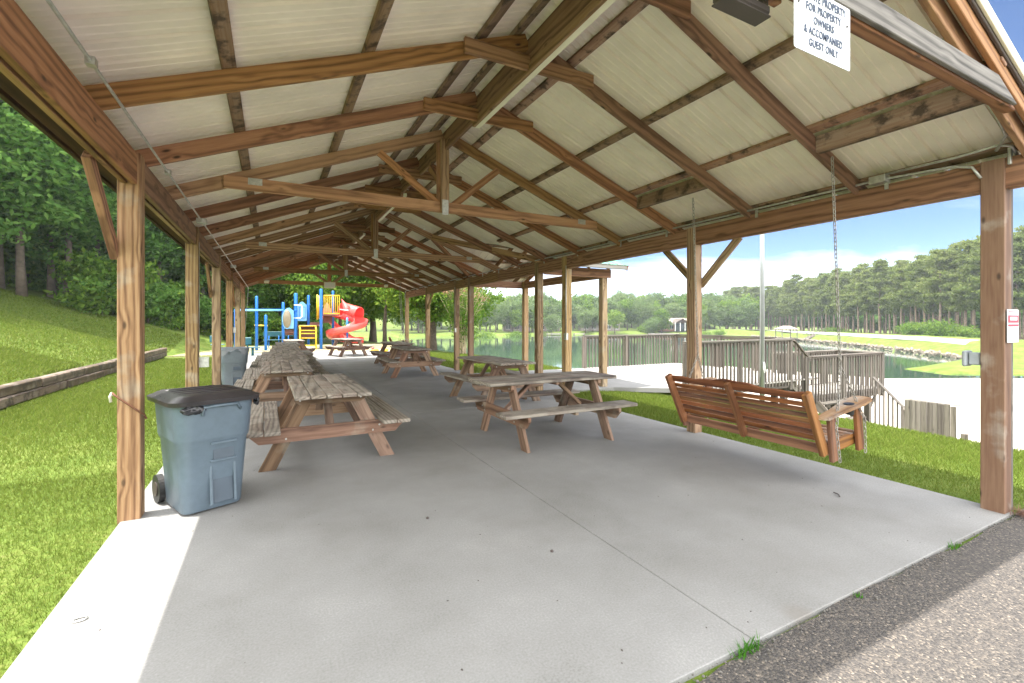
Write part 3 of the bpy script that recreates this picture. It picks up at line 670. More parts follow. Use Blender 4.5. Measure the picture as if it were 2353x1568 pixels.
# ------------------------------------------------------------------ picnic tables
def make_table():
    t = empty('picnic_table')
    Lt = 1.86
    def planks(name, ys, z, w_, th, L_, mat, over=0):
        bm = bmesh.new()
        for y in ys:
            box_bm(bm, (random.uniform(-.008, .008), y, z+random.uniform(-.002, .002)), (L_, w_, th), bev=.006)
        return bm_obj(name, bm, mat, t)
    planks('tabletop', [-.292, -.146, 0, .146, .292], .742, .139, .038, Lt, M_TABLE)
    planks('bench', [-.70, -.555], .432, .139, .038, Lt, M_TABLE)
    planks('bench', [.555, .70], .432, .139, .038, Lt, M_TABLE)
    for sx in (-1, 1):
        x = sx*.60
        for sy in (-1, 1):
            p0 = Vector((x, sy*.60, 0.0)); p1 = Vector((x, sy*.23, .722))
            Mx, l = frame(p0, p1, (1, 0, 0))
            # a leg with ends cut level with ground and top
            dirv = (p1-p0).normalized(); hw = .07/abs(dirv.z)
            bm = bmesh.new()
            Mi = Mx.inverted(); vv = []
            for zz_, pc in ((0., p0), (.722, p1)):
                for dy_ in (-hw, hw):
                    for dx_ in (-.019, .019): vv.append(bm.verts.new(Mi @ Vector((x+dx_, pc.y+dy_, zz_))))
            for f in ((0, 1, 3, 2), (4, 6, 7, 5), (0, 4, 5, 1), (2, 3, 7, 6), (0, 2, 6, 4), (1, 5, 7, 3)): bm.faces.new([vv[i] for i in f])
            bm_obj('leg', bm, M_TLEG, t, Mx)
        # bench cross beam with clipped ends, top cleat, diagonal brace
        def cleat(name, xx, half, z0, z1, clip):
            bm = bmesh.new(); prof = [(-half, z1), (half, z1), (half, z1-.05), (half-clip, z0), (-half+clip, z0), (-half, z1-.05)]
            # long axis along local X for the grain
            a = [bm.verts.new((y, -.019, z-(z0+z1)/2)) for y, z in prof]; b__ = [bm.verts.new((y, .019, z-(z0+z1)/2)) for y, z in prof]
            bm.faces.new(a); bm.faces.new(b__[::-1])
            for i in range(6): bm.faces.new((a[i], b__[i], b__[(i+1) % 6], a[(i+1) % 6]))
            return bm_obj(name, bm, M_TLEG, t, Matrix.Translation((xx, 0, (z0+z1)/2)) @ Matrix.Rotation(R(90), 4, 'Z'))
        cleat('cross_beam', x+sx*.040, .765, .275, .412, .09)
        cleat('top_cleat', x+sx*.040, .355, .635, .722, .05)
        board('brace', (x-sx*.03, 0, .36), (x-sx*.42, 0, .71), .085, .038, M_TLEG, t)
        bmb = bmesh.new()
        for yy_, zz_ in ((-.50, .36), (-.43, .31), (.50, .36), (.43, .31), (-.30, .68), (.30, .68)):
            tube_bm(bmb, [(x+sx*.058, yy_, zz_), (x+sx*.066, yy_, zz_)], .010, 8)
        bm_obj('bolts', bmb, M_GALV, t)
    board('centre_cleat', (0, -.34, .705), (0, .34, .705), .04, .034, M_TLEG, t)
    board('bench_cleat', (0, -.765, .398), (0, -.49, .398), .04, .03, M_TLEG, t); board('bench_cleat', (0, .49, .398), (0, .765, .398), .04, .03, M_TLEG, t)
    return t
table0 = make_table()
TB = [   # x, y, heading of the long axis from +X, length factor, label, z
    (.545, 5.90, 90.6, 1.05, 'nearest picnic table of the left row, beside the blue grey trash can', 0),
    (.20, 8.72, 90, 1.10, 'second picnic table from the front in the left row', 0),
    (.26, 10.86, 90.5, 1.10, 'third picnic table from the front in the left row', 0),
    (.30, 13.05, 90, 1.10, 'fourth picnic table from the front in the left row', 0),
    (.34, 15.35, 90, 1.10, 'fifth picnic table from the front in the left row', 0),
    (.45, 17.65, 90, 1.10, 'last picnic table of the left row under the roof', 0),
    (.78, 21.3, 92, 1.0, 'picnic table just beyond the far end of the left row, in the sun', -.02),
    (3.05, 22.1, 105, 1.0, 'picnic table standing alone in front of the red slide', -.03),
    (3.22, 5.27, 0, 1.02, 'nearest picnic table on the right, seen side on behind the swing', 0),
    (3.86, 8.20, 92, 1.05, 'picnic table on the right directly behind the nearest right one', 0),
    (3.50, 13.1, 89, 1.02, 'third picnic table on the right side from the front', 0),
    (3.95, 16.5, 92, 1.02, 'farthest picnic table on the right, near the orange far swing', 0)]
for i, (x, y, a, k, lb, z) in enumerate(TB):
    t = table0 if i == 0 else copy_tree(table0)
    t.location = (x, y, z); t.rotation_euler = (0, 0, R(a)); t.scale = (k, 1, 1.02)
    tag(t, lb, 'picnic table', 'picnic tables of the pavilion')

# ------------------------------------------------------------------ porch swings
def chain_bm(bm, p0, p1, step=.036, r=.0042, wid=.011):
    p0 = Vector(p0); p1 = Vector(p1); n = max(2, int((p1-p0).length/step)); Mx, l = frame(p0, p1, (.3, 1, .1))
    q = Mx.to_3x3(); st = (p1-p0)/n
    for i in range(n):
        c = p0+st*(i+.5); hl = st.length*.5+r*.6
        ax = q.col[1] if i % 2 else q.col[2]; dr = q.col[0]
        pts = []
        for k in range(10):
            a = 2*math.pi*k/10; pts.append(c+dr*(math.copysign(hl-wid, math.cos(a)) if abs(math.cos(a)) > .2 else 0)+dr*math.cos(a)*wid+ax*math.sin(a)*wid)
        tube_bm(bm, pts, r, 5, closed=True)
def make_swing():
    """built facing +X, long axis Y; origin on the floor under the middle of the back's lower rail"""
    s = empty('porch_swing')
    half = .80
    T = Matrix.Translation((0, 0, .36)) @ Matrix.Rotation(R(-7), 4, 'Y')
    def sb(name, p0, p1, w_, h_, mat=M_SWING, up=(0, 0, 1)):
        return board(name, T @ Vector(p0), T @ Vector(p1), w_, h_, mat, s, T.to_3x3() @ Vector(up))
    # lower frame
    sb('back_rail', (.0, -half, .0), (.0, half, .0), .035, .085); sb('front_rail', (.50, -half, .0), (.50, half, .0), .035, .085)
    for y in (-half+.03, half-.03): sb('side_rail', (.02, y, .0), (.52, y, .0), .04, .10)
    # back: slats between leaning stiles
    lean = Vector((-.20, 0, .56)); ln = lean.normalized()
    for y in (-half+.02, -.0, half-.02): sb('back_stile', (-.035, y, -.03), (-.035+lean.x, y, lean.z+.0), .045, .085 if y else .07, up=(1, 0, .35))
    bm = bmesh.new(); bot = Vector((.0, 0, .115))
    Ms = Matrix(((0, 1, 0), (1, 0, 0), (0, 0, 1))).transposed()
    d = ln; nrm = Vector((d.z, 0, -d.x))
    def slat(bm, c, wd, th, L_, wav=0.):
        Mb = Matrix((Vector((0, 1, 0)), nrm, d)).transposed().to_4x4(); Mb.translation = c
        box_bm(bm, (0, 0, 0), (L_, th, wd), T @ Mb, bev=.004)
    MT, _l = frame(T @ Vector((0, -half, .3)), T @ Vector((0, half, .3)), (0, 0, 1)); MTi = MT.inverted()
    hts = [.115+.058*i for i in range(7)]
    for h in hts: slat(bm, Vector((-.0, 0, 0))+d*h, .047, .018, 2*half-.05)
    bmesh.ops.transform(bm, matrix=MTi, verts=bm.verts)
    bm_obj('back_slats', bm, M_SWING, s, MT)
    # wavy crest rail
    bm = bmesh.new(); n = 40; rows = []
    for i in range(n+1):
        y = -half+2*half*i/n; top = .59+.016*math.cos((y/half)*math.pi*1.0)+.006*math.sin(y*23)+.012*math.cos(y*8)
        rows.append([bm.verts.new(MTi @ (T @ (d*a+nrm*b_+Vector((0, y, 0))))) for a, b_ in ((.515, -.011), (top, -.011), (top, .011), (.515, .011))])
    for a, b_ in zip(rows, rows[1:]):
        for k in range(4): bm.faces.new((a[k], a[(k+1) % 4], b_[(k+1) % 4], b_[k]))
    bm.faces.new(rows[0]); bm.faces.new(rows[-1][::-1])
    bm_obj('crest_rail', bm, M_SWING, s, MT)
    # seat slats
    bm = bmesh.new()
    for i in range(8): box_bm(bm, (0, 0, 0), (2*half-.03, .046, .018), T @ Matrix.Translation((.06+i*.060, 0, .055-.02*math.sin(i/7*3.1))) @ Matrix.Rotation(R(90), 4, 'Z'), bev=.003)
    bmesh.ops.transform(bm, matrix=MTi, verts=bm.verts); bm_obj('seat_slats', bm, M_SARM, s, MT)
    sb('seat_rib', (.03, 0, .01), (.52, 0, .01), .035, .06)
    for sy in (-1, 1):
        y = sy*(half+.03)
        sb('arm_post', (.03, y-sy*.01, -.10), (.03, y-sy*.01, .31), .035, .09, M_SWING, up=(1, 0, 0))
        sb('arm_post', (.46, y-sy*.01, -.10), (.46, y-sy*.01, .31), .035, .09, M_SWING, up=(1, 0, 0))
        # paddle shaped arm
        bm = bmesh.new(); pr = [(-.13, .04), (-.10, .055), (.1, .062), (.3, .085), (.45, .095), (.55, .085), (.585, .05), (.585, -.04), (.55, -.075), (.4, -.085), (.1, -.055), (-.10, -.045)]
        A = [bm.verts.new((x_, q_, .012)) for x_, q_ in pr]; B = [bm.verts.new((x_, q_, -.012)) for x_, q_ in pr]
        bm.faces.new(A); bm.faces.new(B[::-1])
        for i in range(len(pr)): bm.faces.new((A[i], B[i], B[(i+1) % len(pr)], A[(i+1) % len(pr)]))
        bm_obj('armrest', bm, M_SARM, s, T @ Matrix.Translation((0, y, .325)) @ Matrix.Rotation(R(-4), 4, 'Y'))
        bm = bmesh.new(); bmesh.ops.create_cone(bm, cap_ends=True, segments=20, radius1=.034, radius2=.042, depth=.10, matrix=T @ Matrix.Translation((.32, y+.005, .315)))
        bm_obj('cup_holder', bm, M_BLACK, s, smooth=False)
        # hanging chain: one length up to the rafters, two down to the seat
        bm = bmesh.new(); yj = sy*.79
        J = Vector((.20, yj, 1.10)); chain_bm(bm, (.10, sy*.775, 2.99), J)
        yo = sy*(half+.065)
        chain_bm(bm, J, T @ Vector((.02, yo, .20))); chain_bm(bm, T @ Vector((.02, yo, .20)), T @ Vector((.04, yo, -.10)))
        chain_bm(bm, J, T @ Vector((.48, yo, .20))); chain_bm(bm, T @ Vector((.48, yo, .20)), T @ Vector((.46, yo, -.12)))
        bm_obj('chain', bm, M_CHAIN, s, smooth=True)
    return s
sw = make_swing(); sw.location = (4.38, 3.13, 0); tag(sw, 'varnished wooden porch swing hanging on chains beside the right front posts', 'porch swing', 'porch swings of the pavilion')
sw2 = copy_tree(sw); sw2.location = (4.42, 18.45, 0); sw2.rotation_euler = (0, 0, R(-12)); tag(sw2, 'far orange porch swing hanging at the lake end of the pavilion', 'porch swing', 'porch swings of the pavilion')

# ------------------------------------------------------------------ trash cans
def rrect(w_, d_, r_, n=5):
    pts = []
    for cx, cy, a0 in ((w_/2-r_, d_/2-r_, 0), (-w_/2+r_, d_/2-r_, 90), (-w_/2+r_, -d_/2+r_, 180), (w_/2-r_, -d_/2+r_, 270)):
        for k in range(n+1): a = R(a0+90*k/n); pts.append((cx+r_*math.cos(a), cy+r_*math.sin(a)))
    return pts
def loft(bm, rings, cap0=True, cap1=True):
    rr = [[bm.verts.new(p) for p in r_] for r_ in rings]
    for a, b_ in zip(rr, rr[1:]):
        n = len(a)
        for k in range(n): bm.faces.new((a[k], a[(k+1) % n], b_[(k+1) % n], b_[k]))
    if cap0: bm.faces.new(rr[0][::-1])
    if cap1: bm.faces.new(rr[-1])
def make_bin(mat, lid=True):
    b_ = empty('trash_can')
    # front faces -Y. (z, width, depth, radius, y shift)
    secs = [(.015, .41, .46, .06, 0), (.03, .43, .48, .07, 0), (.30, .465, .535, .09, 0), (.555, .50, .585, .10, 0), (.575, .525, .61, .11, 0), (.60, .535, .62, .115, 0), (.86, .565, .665, .12, 0), (.88, .60, .70, .12, 0), (.905, .60, .70, .12, 0)]
    bm = bmesh.new(); rings = [[(x, y+sh, z) for x, y in rrect(w_, d_, r_)] for z, w_, d_, r_, sh in secs]
    if not lid:
        rings += [[(x, y, .905) for x, y in rrect(.565, .665, .1)], [(x, y, .60) for x, y in rrect(.50, .58, .1)]]
    loft(bm, rings)
    o = bm_obj('body', bm, mat, b_, smooth=True)
    md = o.modifiers.new('edge', 'EDGE_SPLIT'); md.split_angle = R(35)
    # raised ribs that frame the panels on the front
    def fr(z): # front face y at height z (below the step)
        return -(.24+(z-.03)*(.2925-.24)/(.525))
    bm = bmesh.new()
    for x0, z0, z1, wd in ((-.035, .06, .55, .02), (.135, .06, .55, .02)):
        box_bm(bm, (0, 0, 0), (wd, .014, z1-z0), Matrix.Translation((x0, (fr(z0)+fr(z1))/2-.006, (z0+z1)/2)) @ Matrix.Rotation(-math.atan((.0525)/.525), 4, 'X'), bev=.004)
    for z in (.405, .545): box_bm(bm, (.05, fr(z)-.006, z), (.19, .014, .02), bev=.004)
    bm_obj('front_ribs', bm, mat, b_)
    for z0, z1 in ((.07, .395), (.417, .535)):
        bm = bmesh.new(); box_bm(bm, (0, 0, 0), (.145, .006, z1-z0), Matrix.Translation((.05, (fr(z0)+fr(z1))/2-.001, (z0+z1)/2)) @ Matrix.Rotation(-math.atan(.1), 4, 'X')); bm_obj('recess_panel', bm, M_BIND, b_)
    bm = bmesh.new()
    pts = [(-.11, -.333, .78), (-.10, -.345, .845), (-.02, -.352, .85), (.12, -.352, .85), (.13, -.345, .845), (.16, -.333, .80)]
    tube_bm(bm, pts, .012, 6); bm_obj('front_grip', bm, mat, b_, smooth=True)
    for sx in (-1, 1):
        bm = bmesh.new(); x = sx*.235
        bmesh.ops.create_cone(bm, cap_ends=True, segments=28, radius1=.115, radius2=.115, depth=.045, matrix=Matrix.Translation((x, .30, .115)) @ Matrix.Rotation(R(90), 4, 'Y'))
        w_ = bm_obj('wheel', bm, M_BLACK, b_)
        bm = bmesh.new(); bmesh.ops.create_cone(bm, cap_ends=True, segments=20, radius1=.06, radius2=.05, depth=.06, matrix=Matrix.Translation((x, .30, .115)) @ Matrix.Rotation(R(90), 4, 'Y'))
        bm_obj('hub', bm, M_FIX, w_)
    tube('axle', [(-.25, .30, .115), (.25, .30, .115)], .01, M_GALV, b_)
    boxes('wheel_bracket', [((0, .27, .14), (.36, .07, .10))], mat, b_, bev=.01)
    if lid:
        bm = bmesh.new()
        sec = [(.868, .640, .74), (.900, .650, .75), (.906, .63, .73), (.910, .60, .70), (.930, .54, .64), (.938, .40, .50), (.940, .2, .25)]
        loft(bm, [[(x, y, z) for x, y in rrect(w_, d_, .11*(w_/.63))] for z, w_, d_ in sec])
        l_ = bm_obj('lid', bm, M_LID, b_, smooth=True); md = l_.modifiers.new('edge', 'EDGE_SPLIT'); md.split_angle = R(50)
        bm = bmesh.new()
        for y in (-.17, -.06, .05, .16):
            tube_bm(bm, [(-.29, y+.08, .906), (-.2, y+.04, .930), (0, y, .938), (.2, y+.04, .930), (.29, y+.08, .906)], .013, 6)
        bm_obj('lid_ribs', bm, M_LID, l_, smooth=True)
        tube('handle', [(-.2, .36, .90), (-.2, .40, .91), (.2, .40, .91), (.2, .36, .90)], .015, M_BIN2 if mat is M_BIN2 else M_LID, b_)
        # liner poking out
        bm = bmesh.new(); bmesh.ops.create_icosphere(bm, subdivisions=3, radius=1, matrix=Matrix.Translation((-.17, -.335, .835)) @ Matrix.Diagonal((.085, .022, .035, 1)))
        for v in bm.verts: v.co += Vector((random.uniform(-1, 1), random.uniform(-1, 1), random.uniform(-1, 1)))*.006
        bm_obj('liner', bm, M_BAG, b_, smooth=True)
        bm = bmesh.new(); bmesh.ops.create_icosphere(bm, subdivisions=2, radius=1, matrix=Matrix.Translation((.31, -.26, .84)) @ Matrix.Diagonal((.02, .03, .04, 1)))
        for v in bm.verts: v.co += Vector((random.uniform(-1, 1), random.uniform(-1, 1), random.uniform(-1, 1)))*.008
        bm_obj('liner', bm, M_BAG, b_, smooth=True)
    else:
        bm = bmesh.new()
        for k in range(48):
            a0, a1 = 2*math.pi*k/48, 2*math.pi*(k+1)/48
            def P(a, dz): 
                cs, sn = math.cos(a), math.sin(a); n4 = (abs(cs)**4+abs(sn)**4)**.25
                return (.308*cs/n4, .358*sn/n4, .915-dz)
            dz = lambda a: (.08+.06*math.sin(a*5)+.03*math.sin(a*11+1)+.10*max(0, math.sin(a*2+.7))**4)
            bm.faces.new([bm.verts.new(p) for p in (P(a0, 0), P(a1, 0), P(a1, dz(a1)), P(a0, dz(a0)))])
        bm_obj('liner', bm, M_BAGW, b_)
    return b_
b1 = make_bin(M_BIN); b1.location = (-.505, 4.58, 0); b1.rotation_euler = (0, 0, R(23)); tag(b1, 'blue grey wheeled trash can with black lid by the first left post', 'trash can')
b2 = make_bin(M_BIN2, False); b2.location = (-.80, 12.4, 0); b2.rotation_euler = (0, 0, R(8)); tag(b2, 'open grey trash can with crumpled liner beside the third left post', 'trash can')
# rope tied round the first left post
o = empty('rope', (XL, 4.5, .85), label='frayed brown rope tied round the first left post', cat='rope')
tube('cord', [(-.10, -.06, .12), (-.075, -.085, .10), (0, -.083, .03), (.075, -.083, -.04), (.085, -.03, -.06), (.10, -.03, -.10)], .007, plain('rope_fibre', (.16, .07, .04), .9), o, 6)
tube('end', [(-.10, -.06, .12), (-.115, -.05, .09), (-.11, -.05, .05)], .010, plain('frayed_white', (.6, .58, .5), .9), o, 6)

# ------------------------------------------------------------------ landscape timbers, small litter
wl = empty('retaining_timbers', (-4.3, 15, 0), label='long low wall of two stacked weathered timbers along the left lawn', cat='retaining wall')
yy0 = 5.0
for r_, (z, off) in enumerate(((.09, 0), (.275, -.02))):
    y = 4.2+r_*1.2
    while y < 25:
        l = 2.44; x0 = -4.22 + .02*math.sin(y)
        board('timber', (x0+off+random.uniform(-.01, .01)-(-4.3), y-15, z), (x0+off+random.uniform(-.01, .01)-(-4.3), min(y+l-.01, 25.2)-15, z+random.uniform(-.01, .01)), .20, .182, M_LOG, wl, bev=.02)
        y += l
o = empty('washer_ring', W(125, 2.2), label='small grey ring lying on the sunlit slab edge', cat='ring')
p = (-.86, 3.06, .006)
o.location = p; tube('ring', [(.028*math.cos(a), .02*math.sin(a), 0) for a in np.linspace(0, 2*math.pi, 17)[:-1]], .005, M_GALV, o, 6, closed=True)
for i, (x, y, lb) in enumerate(((1.62, 2.55, 'tiny dark pebble on the slab, nearest the asphalt edge'), (1.05, 3.42, 'tiny dark pebble on the middle of the slab'), (4.3, 2.2, 'dark twig on the slab near the right front post'))):
    bm = bmesh.new()
    if i < 2: bmesh.ops.create_icosphere(bm, subdivisions=1, radius=.012)
    else: tube_bm(bm, [(0, 0, .006), (.04, .03, .008), (.06, .08, .006)], .005, 5)
    o = bm_obj('pebble' if i < 2 else 'twig', bm, M_FIX); o.location = (x, y, .004); tag(o, lb, 'pebble' if i < 2 else 'twig')

# grit and leaf bits blown onto the slab, loose gravel along its front edge
rq = np.random.default_rng(11)
def scatter(name, n, fn, s0, s1, flat, mat, label):
    bm = bmesh.new()
    for _ in range(n):
        x, y = fn(); s_ = rq.uniform(s0, s1)
        r_ = bmesh.ops.create_icosphere(bm, subdivisions=1, radius=s_, matrix=Matrix.Translation((x, y, .0)) @ Matrix.Rotation(rq.uniform(0, 6), 4, 'Z') @ Matrix.Diagonal((1, rq.uniform(.4, .9), flat, 1)))
        for v in r_['verts']: v.co += Vector(tuple(rq.normal(size=3)*.15*s_))*Vector((1, 1, flat)).length*.6
    return tag(bm_obj(name, bm, mat), label, 'grit', kind='stuff')
scatter('slab_grit', 170, lambda: (rq.uniform(-.9, 5.1), 1.5+rq.random()**1.6*12), .003, .008, .4, M_FIX, 'dark grit and leaf bits on the slab')
M_PEB = plain('loose_pebble', (.13, .12, .11), .9, var=.5, vscale=8)
scatter('loose_gravel', 420, lambda: (rq.uniform(.6, 6.0), 1.385-abs(rq.normal())*.05), .003, .008, .7, M_PEB, 'loose gravel along the slab front edge')
# ------------------------------------------------------------------ deck
dk = empty('lake_deck', (10, 8, 0), label='weathered wooden lake deck with baluster railings and stairs down to the sand', cat='deck'); DM = Matrix.Translation((10, 8, 0))
def db(name, p0, p1, w_, h_, mat=M_DECK, up=(0, 0, 1), parent=None, pm=None): return board(name, p0, p1, w_, h_, mat, parent or dk, up, pm=pm or DM, bev=.003)
# floor boards as one surface
bm = bmesh.new(); 
def deck_floor(poly_x0, x1, y0, y1, z, slant=0):
    bm = bmesh.new(); y = y0
    while y < y1:
        xa = poly_x0+slant*(y-y0); box_bm(bm, ((xa+x1)/2, y+.07, z-.02), (x1-xa, .136, .038)); y += .143
    return bm_obj('deck_floor', bm, M_DFLOOR, dk, DM.inverted())
deck_floor(8.12, 13.2, 7.25, 12.3, 0., .19)
deck_floor(12.95, 16.35, 7.2, 8.5, -.47)
NB = [0]
def railing(p0, p1, hgt=1.07, low=.0, posts=(0, 1), skirt=0.):
    p0 = Vector(p0); p1 = Vector(p1)
    Mx, l = frame(p0, p1)
    rl = board('railing', p0+Vector((0, 0, hgt-.02)), p1+Vector((0, 0, hgt-.02)), .14, .036, M_DECK, dk, pm=DM)
    RM = MW[rl.name]; Ri = RM.inverted()
    M2, l2 = frame(p0+Vector((0, 0, hgt-.09)), p1+Vector((0, 0, hgt-.09)))
    bm = bmesh.new(); box_bm(bm, (0, 0, 0), (l2, .036, .085)); bm_obj('rail_board', bm, M_DECK, rl, Ri @ M2)
    M2, l2 = frame(p0+Vector((0, 0, -.10)), p1+Vector((0, 0, -.10)))
    bm = bmesh.new(); box_bm(bm, (0, 0, 0), (l2, .038, .19)); bm_obj('rim_board', bm, M_DECK, rl, Ri @ M2)
    n = max(2, int((Vector((p1.x-p0.x, p1.y-p0.y, 0))).length/.128)); NB[0] += n
    me = None; side = Vector((0, 0, 1)).cross((p1-p0)).normalized()*.036
    for i in range(n):
        c = p0+(p1-p0)*((i+.5)/n)
        if me is None:
            bmm = bmesh.new(); box_bm(bmm, (0, 0, 0), (hgt+.06+skirt, .034, .034)); me = bpy.data.meshes.new('baluster'); bmm.to_mesh(me); bmm.free(); me.materials.append(M_DECK)
        b_ = bpy.data.objects.new('baluster', me); COL.objects.link(b_); b_.parent = rl
        b_.matrix_local = Ri @ Matrix.Translation(c+side*(-1 if side.y > 0 else 1)*1+Vector((0, 0, (hgt-.10-.10-skirt)/2))) @ Matrix.Rotation(R(-90), 4, 'Y')
    for t_ in posts:
        c = p0+(p1-p0)*t_
        db('railing_post', c+Vector((0, 0, -.25)), c+Vector((0, 0, hgt-.04)), .1, .1, up=(0, 1, 0), parent=rl, pm=RM)
    return rl
railing((8.1, 7.3, 0), (12.0, 7.3, 0), posts=(0.01, .48, .985))
railing((9.05, 12.3, 0), (13.2, 12.3, 0), posts=(0, .43, 1))
railing((13.2, 12.3, 0), (13.2, 8.5, 0), posts=(.5,))
railing((12.06, 7.3, -.02), (12.62, 7.28, -.46), posts=(1,))
railing((12.66, 7.2, -.47), (16.35, 7.2, -.47), posts=(.42, 1), skirt=.06)
railing((16.38, 7.25, -.47), (16.38, 8.5, -.47), posts=(1,))
railing((16.3, 8.5, -.47), (13.2, 8.5, -.47), posts=(.5,))
for (x, y, z0) in ((8.6, 7.5, -.15), (10.2, 7.5, -.15), (12.0, 7.5, -.2), (13.0, 12.0, -.2), (10.5, 12.0, -.2), (12.75, 7.35, -.55), (14.2, 7.4, -.55), (15.75, 7.3, -.55), (15.75, 8.4, -.55), (13.0, 8.4, -.55)):
    db('support_post', (x, y, -3.4), (x, y, z0), .14, .14, up=(0, 1, 0))
db('support_beam', (12.7, 7.42, -.66), (16.3, 7.42, -.66), .05, .18)
db('cross_brace', (14.6, 7.36, -.6), (15.7, 7.36, -1.35), .04, .09); db('cross_brace', (15.8, 7.36, -1.3), (16.35, 7.36, -.7), .04, .09)
db('cross_brace', (12.8, 7.36, -1.4), (14.1, 7.36, -.65), .04, .09)
# upper short stair treads between deck and landing
for i in range(3): db('stair_tread', (12.12+i*.2, 7.3, -.10-i*.12), (12.12+i*.2, 8.4, -.10-i*.12), .24, .036)
# lower flight along -Y
for i in range(10):
    y = 7.02-i*.185; z = -.66-i*.19
    db('stair_tread', (12.85, y, z), (14.05, y, z), .22, .038)
for x in (12.85, 14.05):
    db('stair_stringer', (x, 7.15, -.66), (x, 5.2, -2.68), .04, .24)
def stair_rail(x):
    rl = board('stair_railing', (x, 6.40, .05), (x, 5.72, -.65), .10, .036, M_DECK, dk, pm=DM); RM = MW[rl.name]; Ri = RM.inverted()
    for i in range(7):
        t_ = (i+.5)/7; p = Vector((x, 6.40-.68*t_, .03-.70*t_)); M2, l2 = frame(p-Vector((0, 0, 1.15)), p, (0, 1, 0))
        bm = bmesh.new(); box_bm(bm, (0, 0, 0), (l2, .032, .032)); bm_obj('baluster', bm, M_DECK, rl, Ri @ M2)
    db('railing_post', (x, 5.70, -2.6), (x, 5.70, -.64), .1, .1, up=(0, 1, 0), parent=rl, pm=RM)
stair_rail(14.08)
rl = board('stair_railing', (14.05, 5.68, -.66), (13.5, 5.45, -.62), .10, .036, M_DECK, dk, pm=DM)
for i in range(5):
    p = Vector((14.0-.1*i, 5.66-.04*i, -.66)); M2, l2 = frame(p-Vector((0, 0, 1.1)), p, (0, 1, 0)); bm = bmesh.new(); box_bm(bm, (0, 0, 0), (l2, .03, .03)); bm_obj('baluster', bm, M_DECK, rl, (MW[rl.name]).inverted() @ M2)
# board screen by the stairs
sc = empty('board_screen', (13.45, 4.95, -2.7), label='low screen of upright grey boards at the foot of the deck stairs', cat='screen')
for i in range(9):
    y = .46-.105*i; h = 2.35 + .01*math.sin(i*3)
    o = board('upright_board', (random.uniform(-.005, .005), y, 0), (random.uniform(-.005, .005), y-.005, h+(.0 if i < 8 else -.02)), .098, .03, M_DECK, sc, up=(1, 0, 0))
board('upright_board', (.02, -.56, 0), (.02, -.56, 1.75), .1, .1, M_DECK, sc, up=(1, 0, 0))
board('cap', (.06, .50, 2.37), (.06, -.46, 2.35), .12, .03, M_DFLOOR, sc)
# flagpole
fp = empty('flagpole', (10.22, 6.9, hz_(10.22, 6.9)), label='tall grey metal flagpole standing in front of the deck railing', cat='flagpole')
tube('pole', [(0, 0, -.3), (0, 0, 4), (0, 0, 9)], [.057, .05, .035], M_POLE, fp, 16)
tube('halyard', [(-.10, -.02, 1.0), (-.09, -.03, 5), (-.05, -.02, 8.8)], .004, M_WHITE, fp, 5)
boxes('cleat', [((-.03, -.06, 1.25), (.03, .03, .16))], M_GALV, fp); tube('rope_coil', [(-.03+.03*math.cos(a), -.075, 1.22+.12*math.sin(a)) for a in np.linspace(0, 6.28, 13)[:-1]], .008, M_WHITE, fp, 5, closed=True)

# ------------------------------------------------------------------ playground
def PX(c): return (650+c/4.48)*.78426
def PYc(c): return (820+c/4.48)*.78426
def P3(cx, cy, Y):                      # point of the close-up seen in the plane Y = const (used once, to size the real structure)
    x, y = PX(cx), PYc(cy); t = (x-1176)/F; X = Y*(SN+t*CS)/(CS-t*SN); d = X*SN+Y*CS
    return Vector((X, Y, 1.5+(HY-y)/F*d))
pg = empty('playground', (1.5, 29, 0), label='blue posted playground with yellow bars and red spiral slide', cat='playground'); GM = Matrix.Translation((1.5, 29, 0)).inverted()
ZG = -.06
def gpost(cx, ctop, Y, r=.075, zb=ZG):
    p = P3(cx, ctop, Y); o = tube('post', [(p.x, Y, zb-.1), (p.x, Y, p.z-.05), (p.x, Y, p.z-.01), (p.x, Y, p.z)], [r, r, r*.8, r*.3], M_BLUE, pg, 16, M=GM)
    for z in (p.z-.62, p.z-.9): pass
    return p
posts = {n: gpost(*a) for n, a in {'p1': (175, 380, 28.0, .06), 'p2': (455, 208, 28.6), 'p3': (575, 455, 28.4), 'p4': (803, 288, 28.6), 'p5': (968, 170, 28.6, .09), 'p6': (1135, 197, 29.8), 'p7': (1300, 115, 28.4, .085), 'p8': (1457, 140, 30.0)}.items()}
def gt(name, pts, r, mat): return tube(name, pts, r, mat, pg, 8, M=GM)
gt('overhead_bar', [P3(175, 397, 28.0), P3(330, 397, 28.3), P3(800, 395, 28.55)], .045, M_LBLUE)
gt('overhead_bar', [P3(175, 387, 29.2), P3(800, 385, 29.6)], .035, M_BLUE)
gt('chin_bar', [P3(425, 592, 28.6), P3(600, 597, 28.4)], .035, M_YEL)
def gpanel(name, x0, x1, y0, y1, Y, mat, arch=0., th=.05):
    a = P3(x0, y1, Y); c = P3(x1, y0, Y); n = 12; pts = [(a.x, a.z), (c.x, a.z), (c.x, c.z)]
    if arch:
        for k in range(1, n): t_ = k/n; pts.append((c.x+(a.x-c.x)*t_, c.z+arch*math.sin(math.pi*t_)**1.5))
    pts.append((a.x, c.z))
    bm = bmesh.new(); A = [bm.verts.new((x, Y-th/2, z)) for x, z in pts]; B = [bm.verts.new((x, Y+th/2, z)) for x, z in pts]
    bm.faces.new(A); bm.faces.new(B[::-1])
    for i in range(len(pts)): bm.faces.new((A[i], B[i], B[(i+1) % len(pts)], A[(i+1) % len(pts)]))
    return bm_obj(name, bm, mat, pg, GM)
pn = gpanel('bubble_panel', 812, 942, 400, 635, 28.5, M_LBLUE, .16)
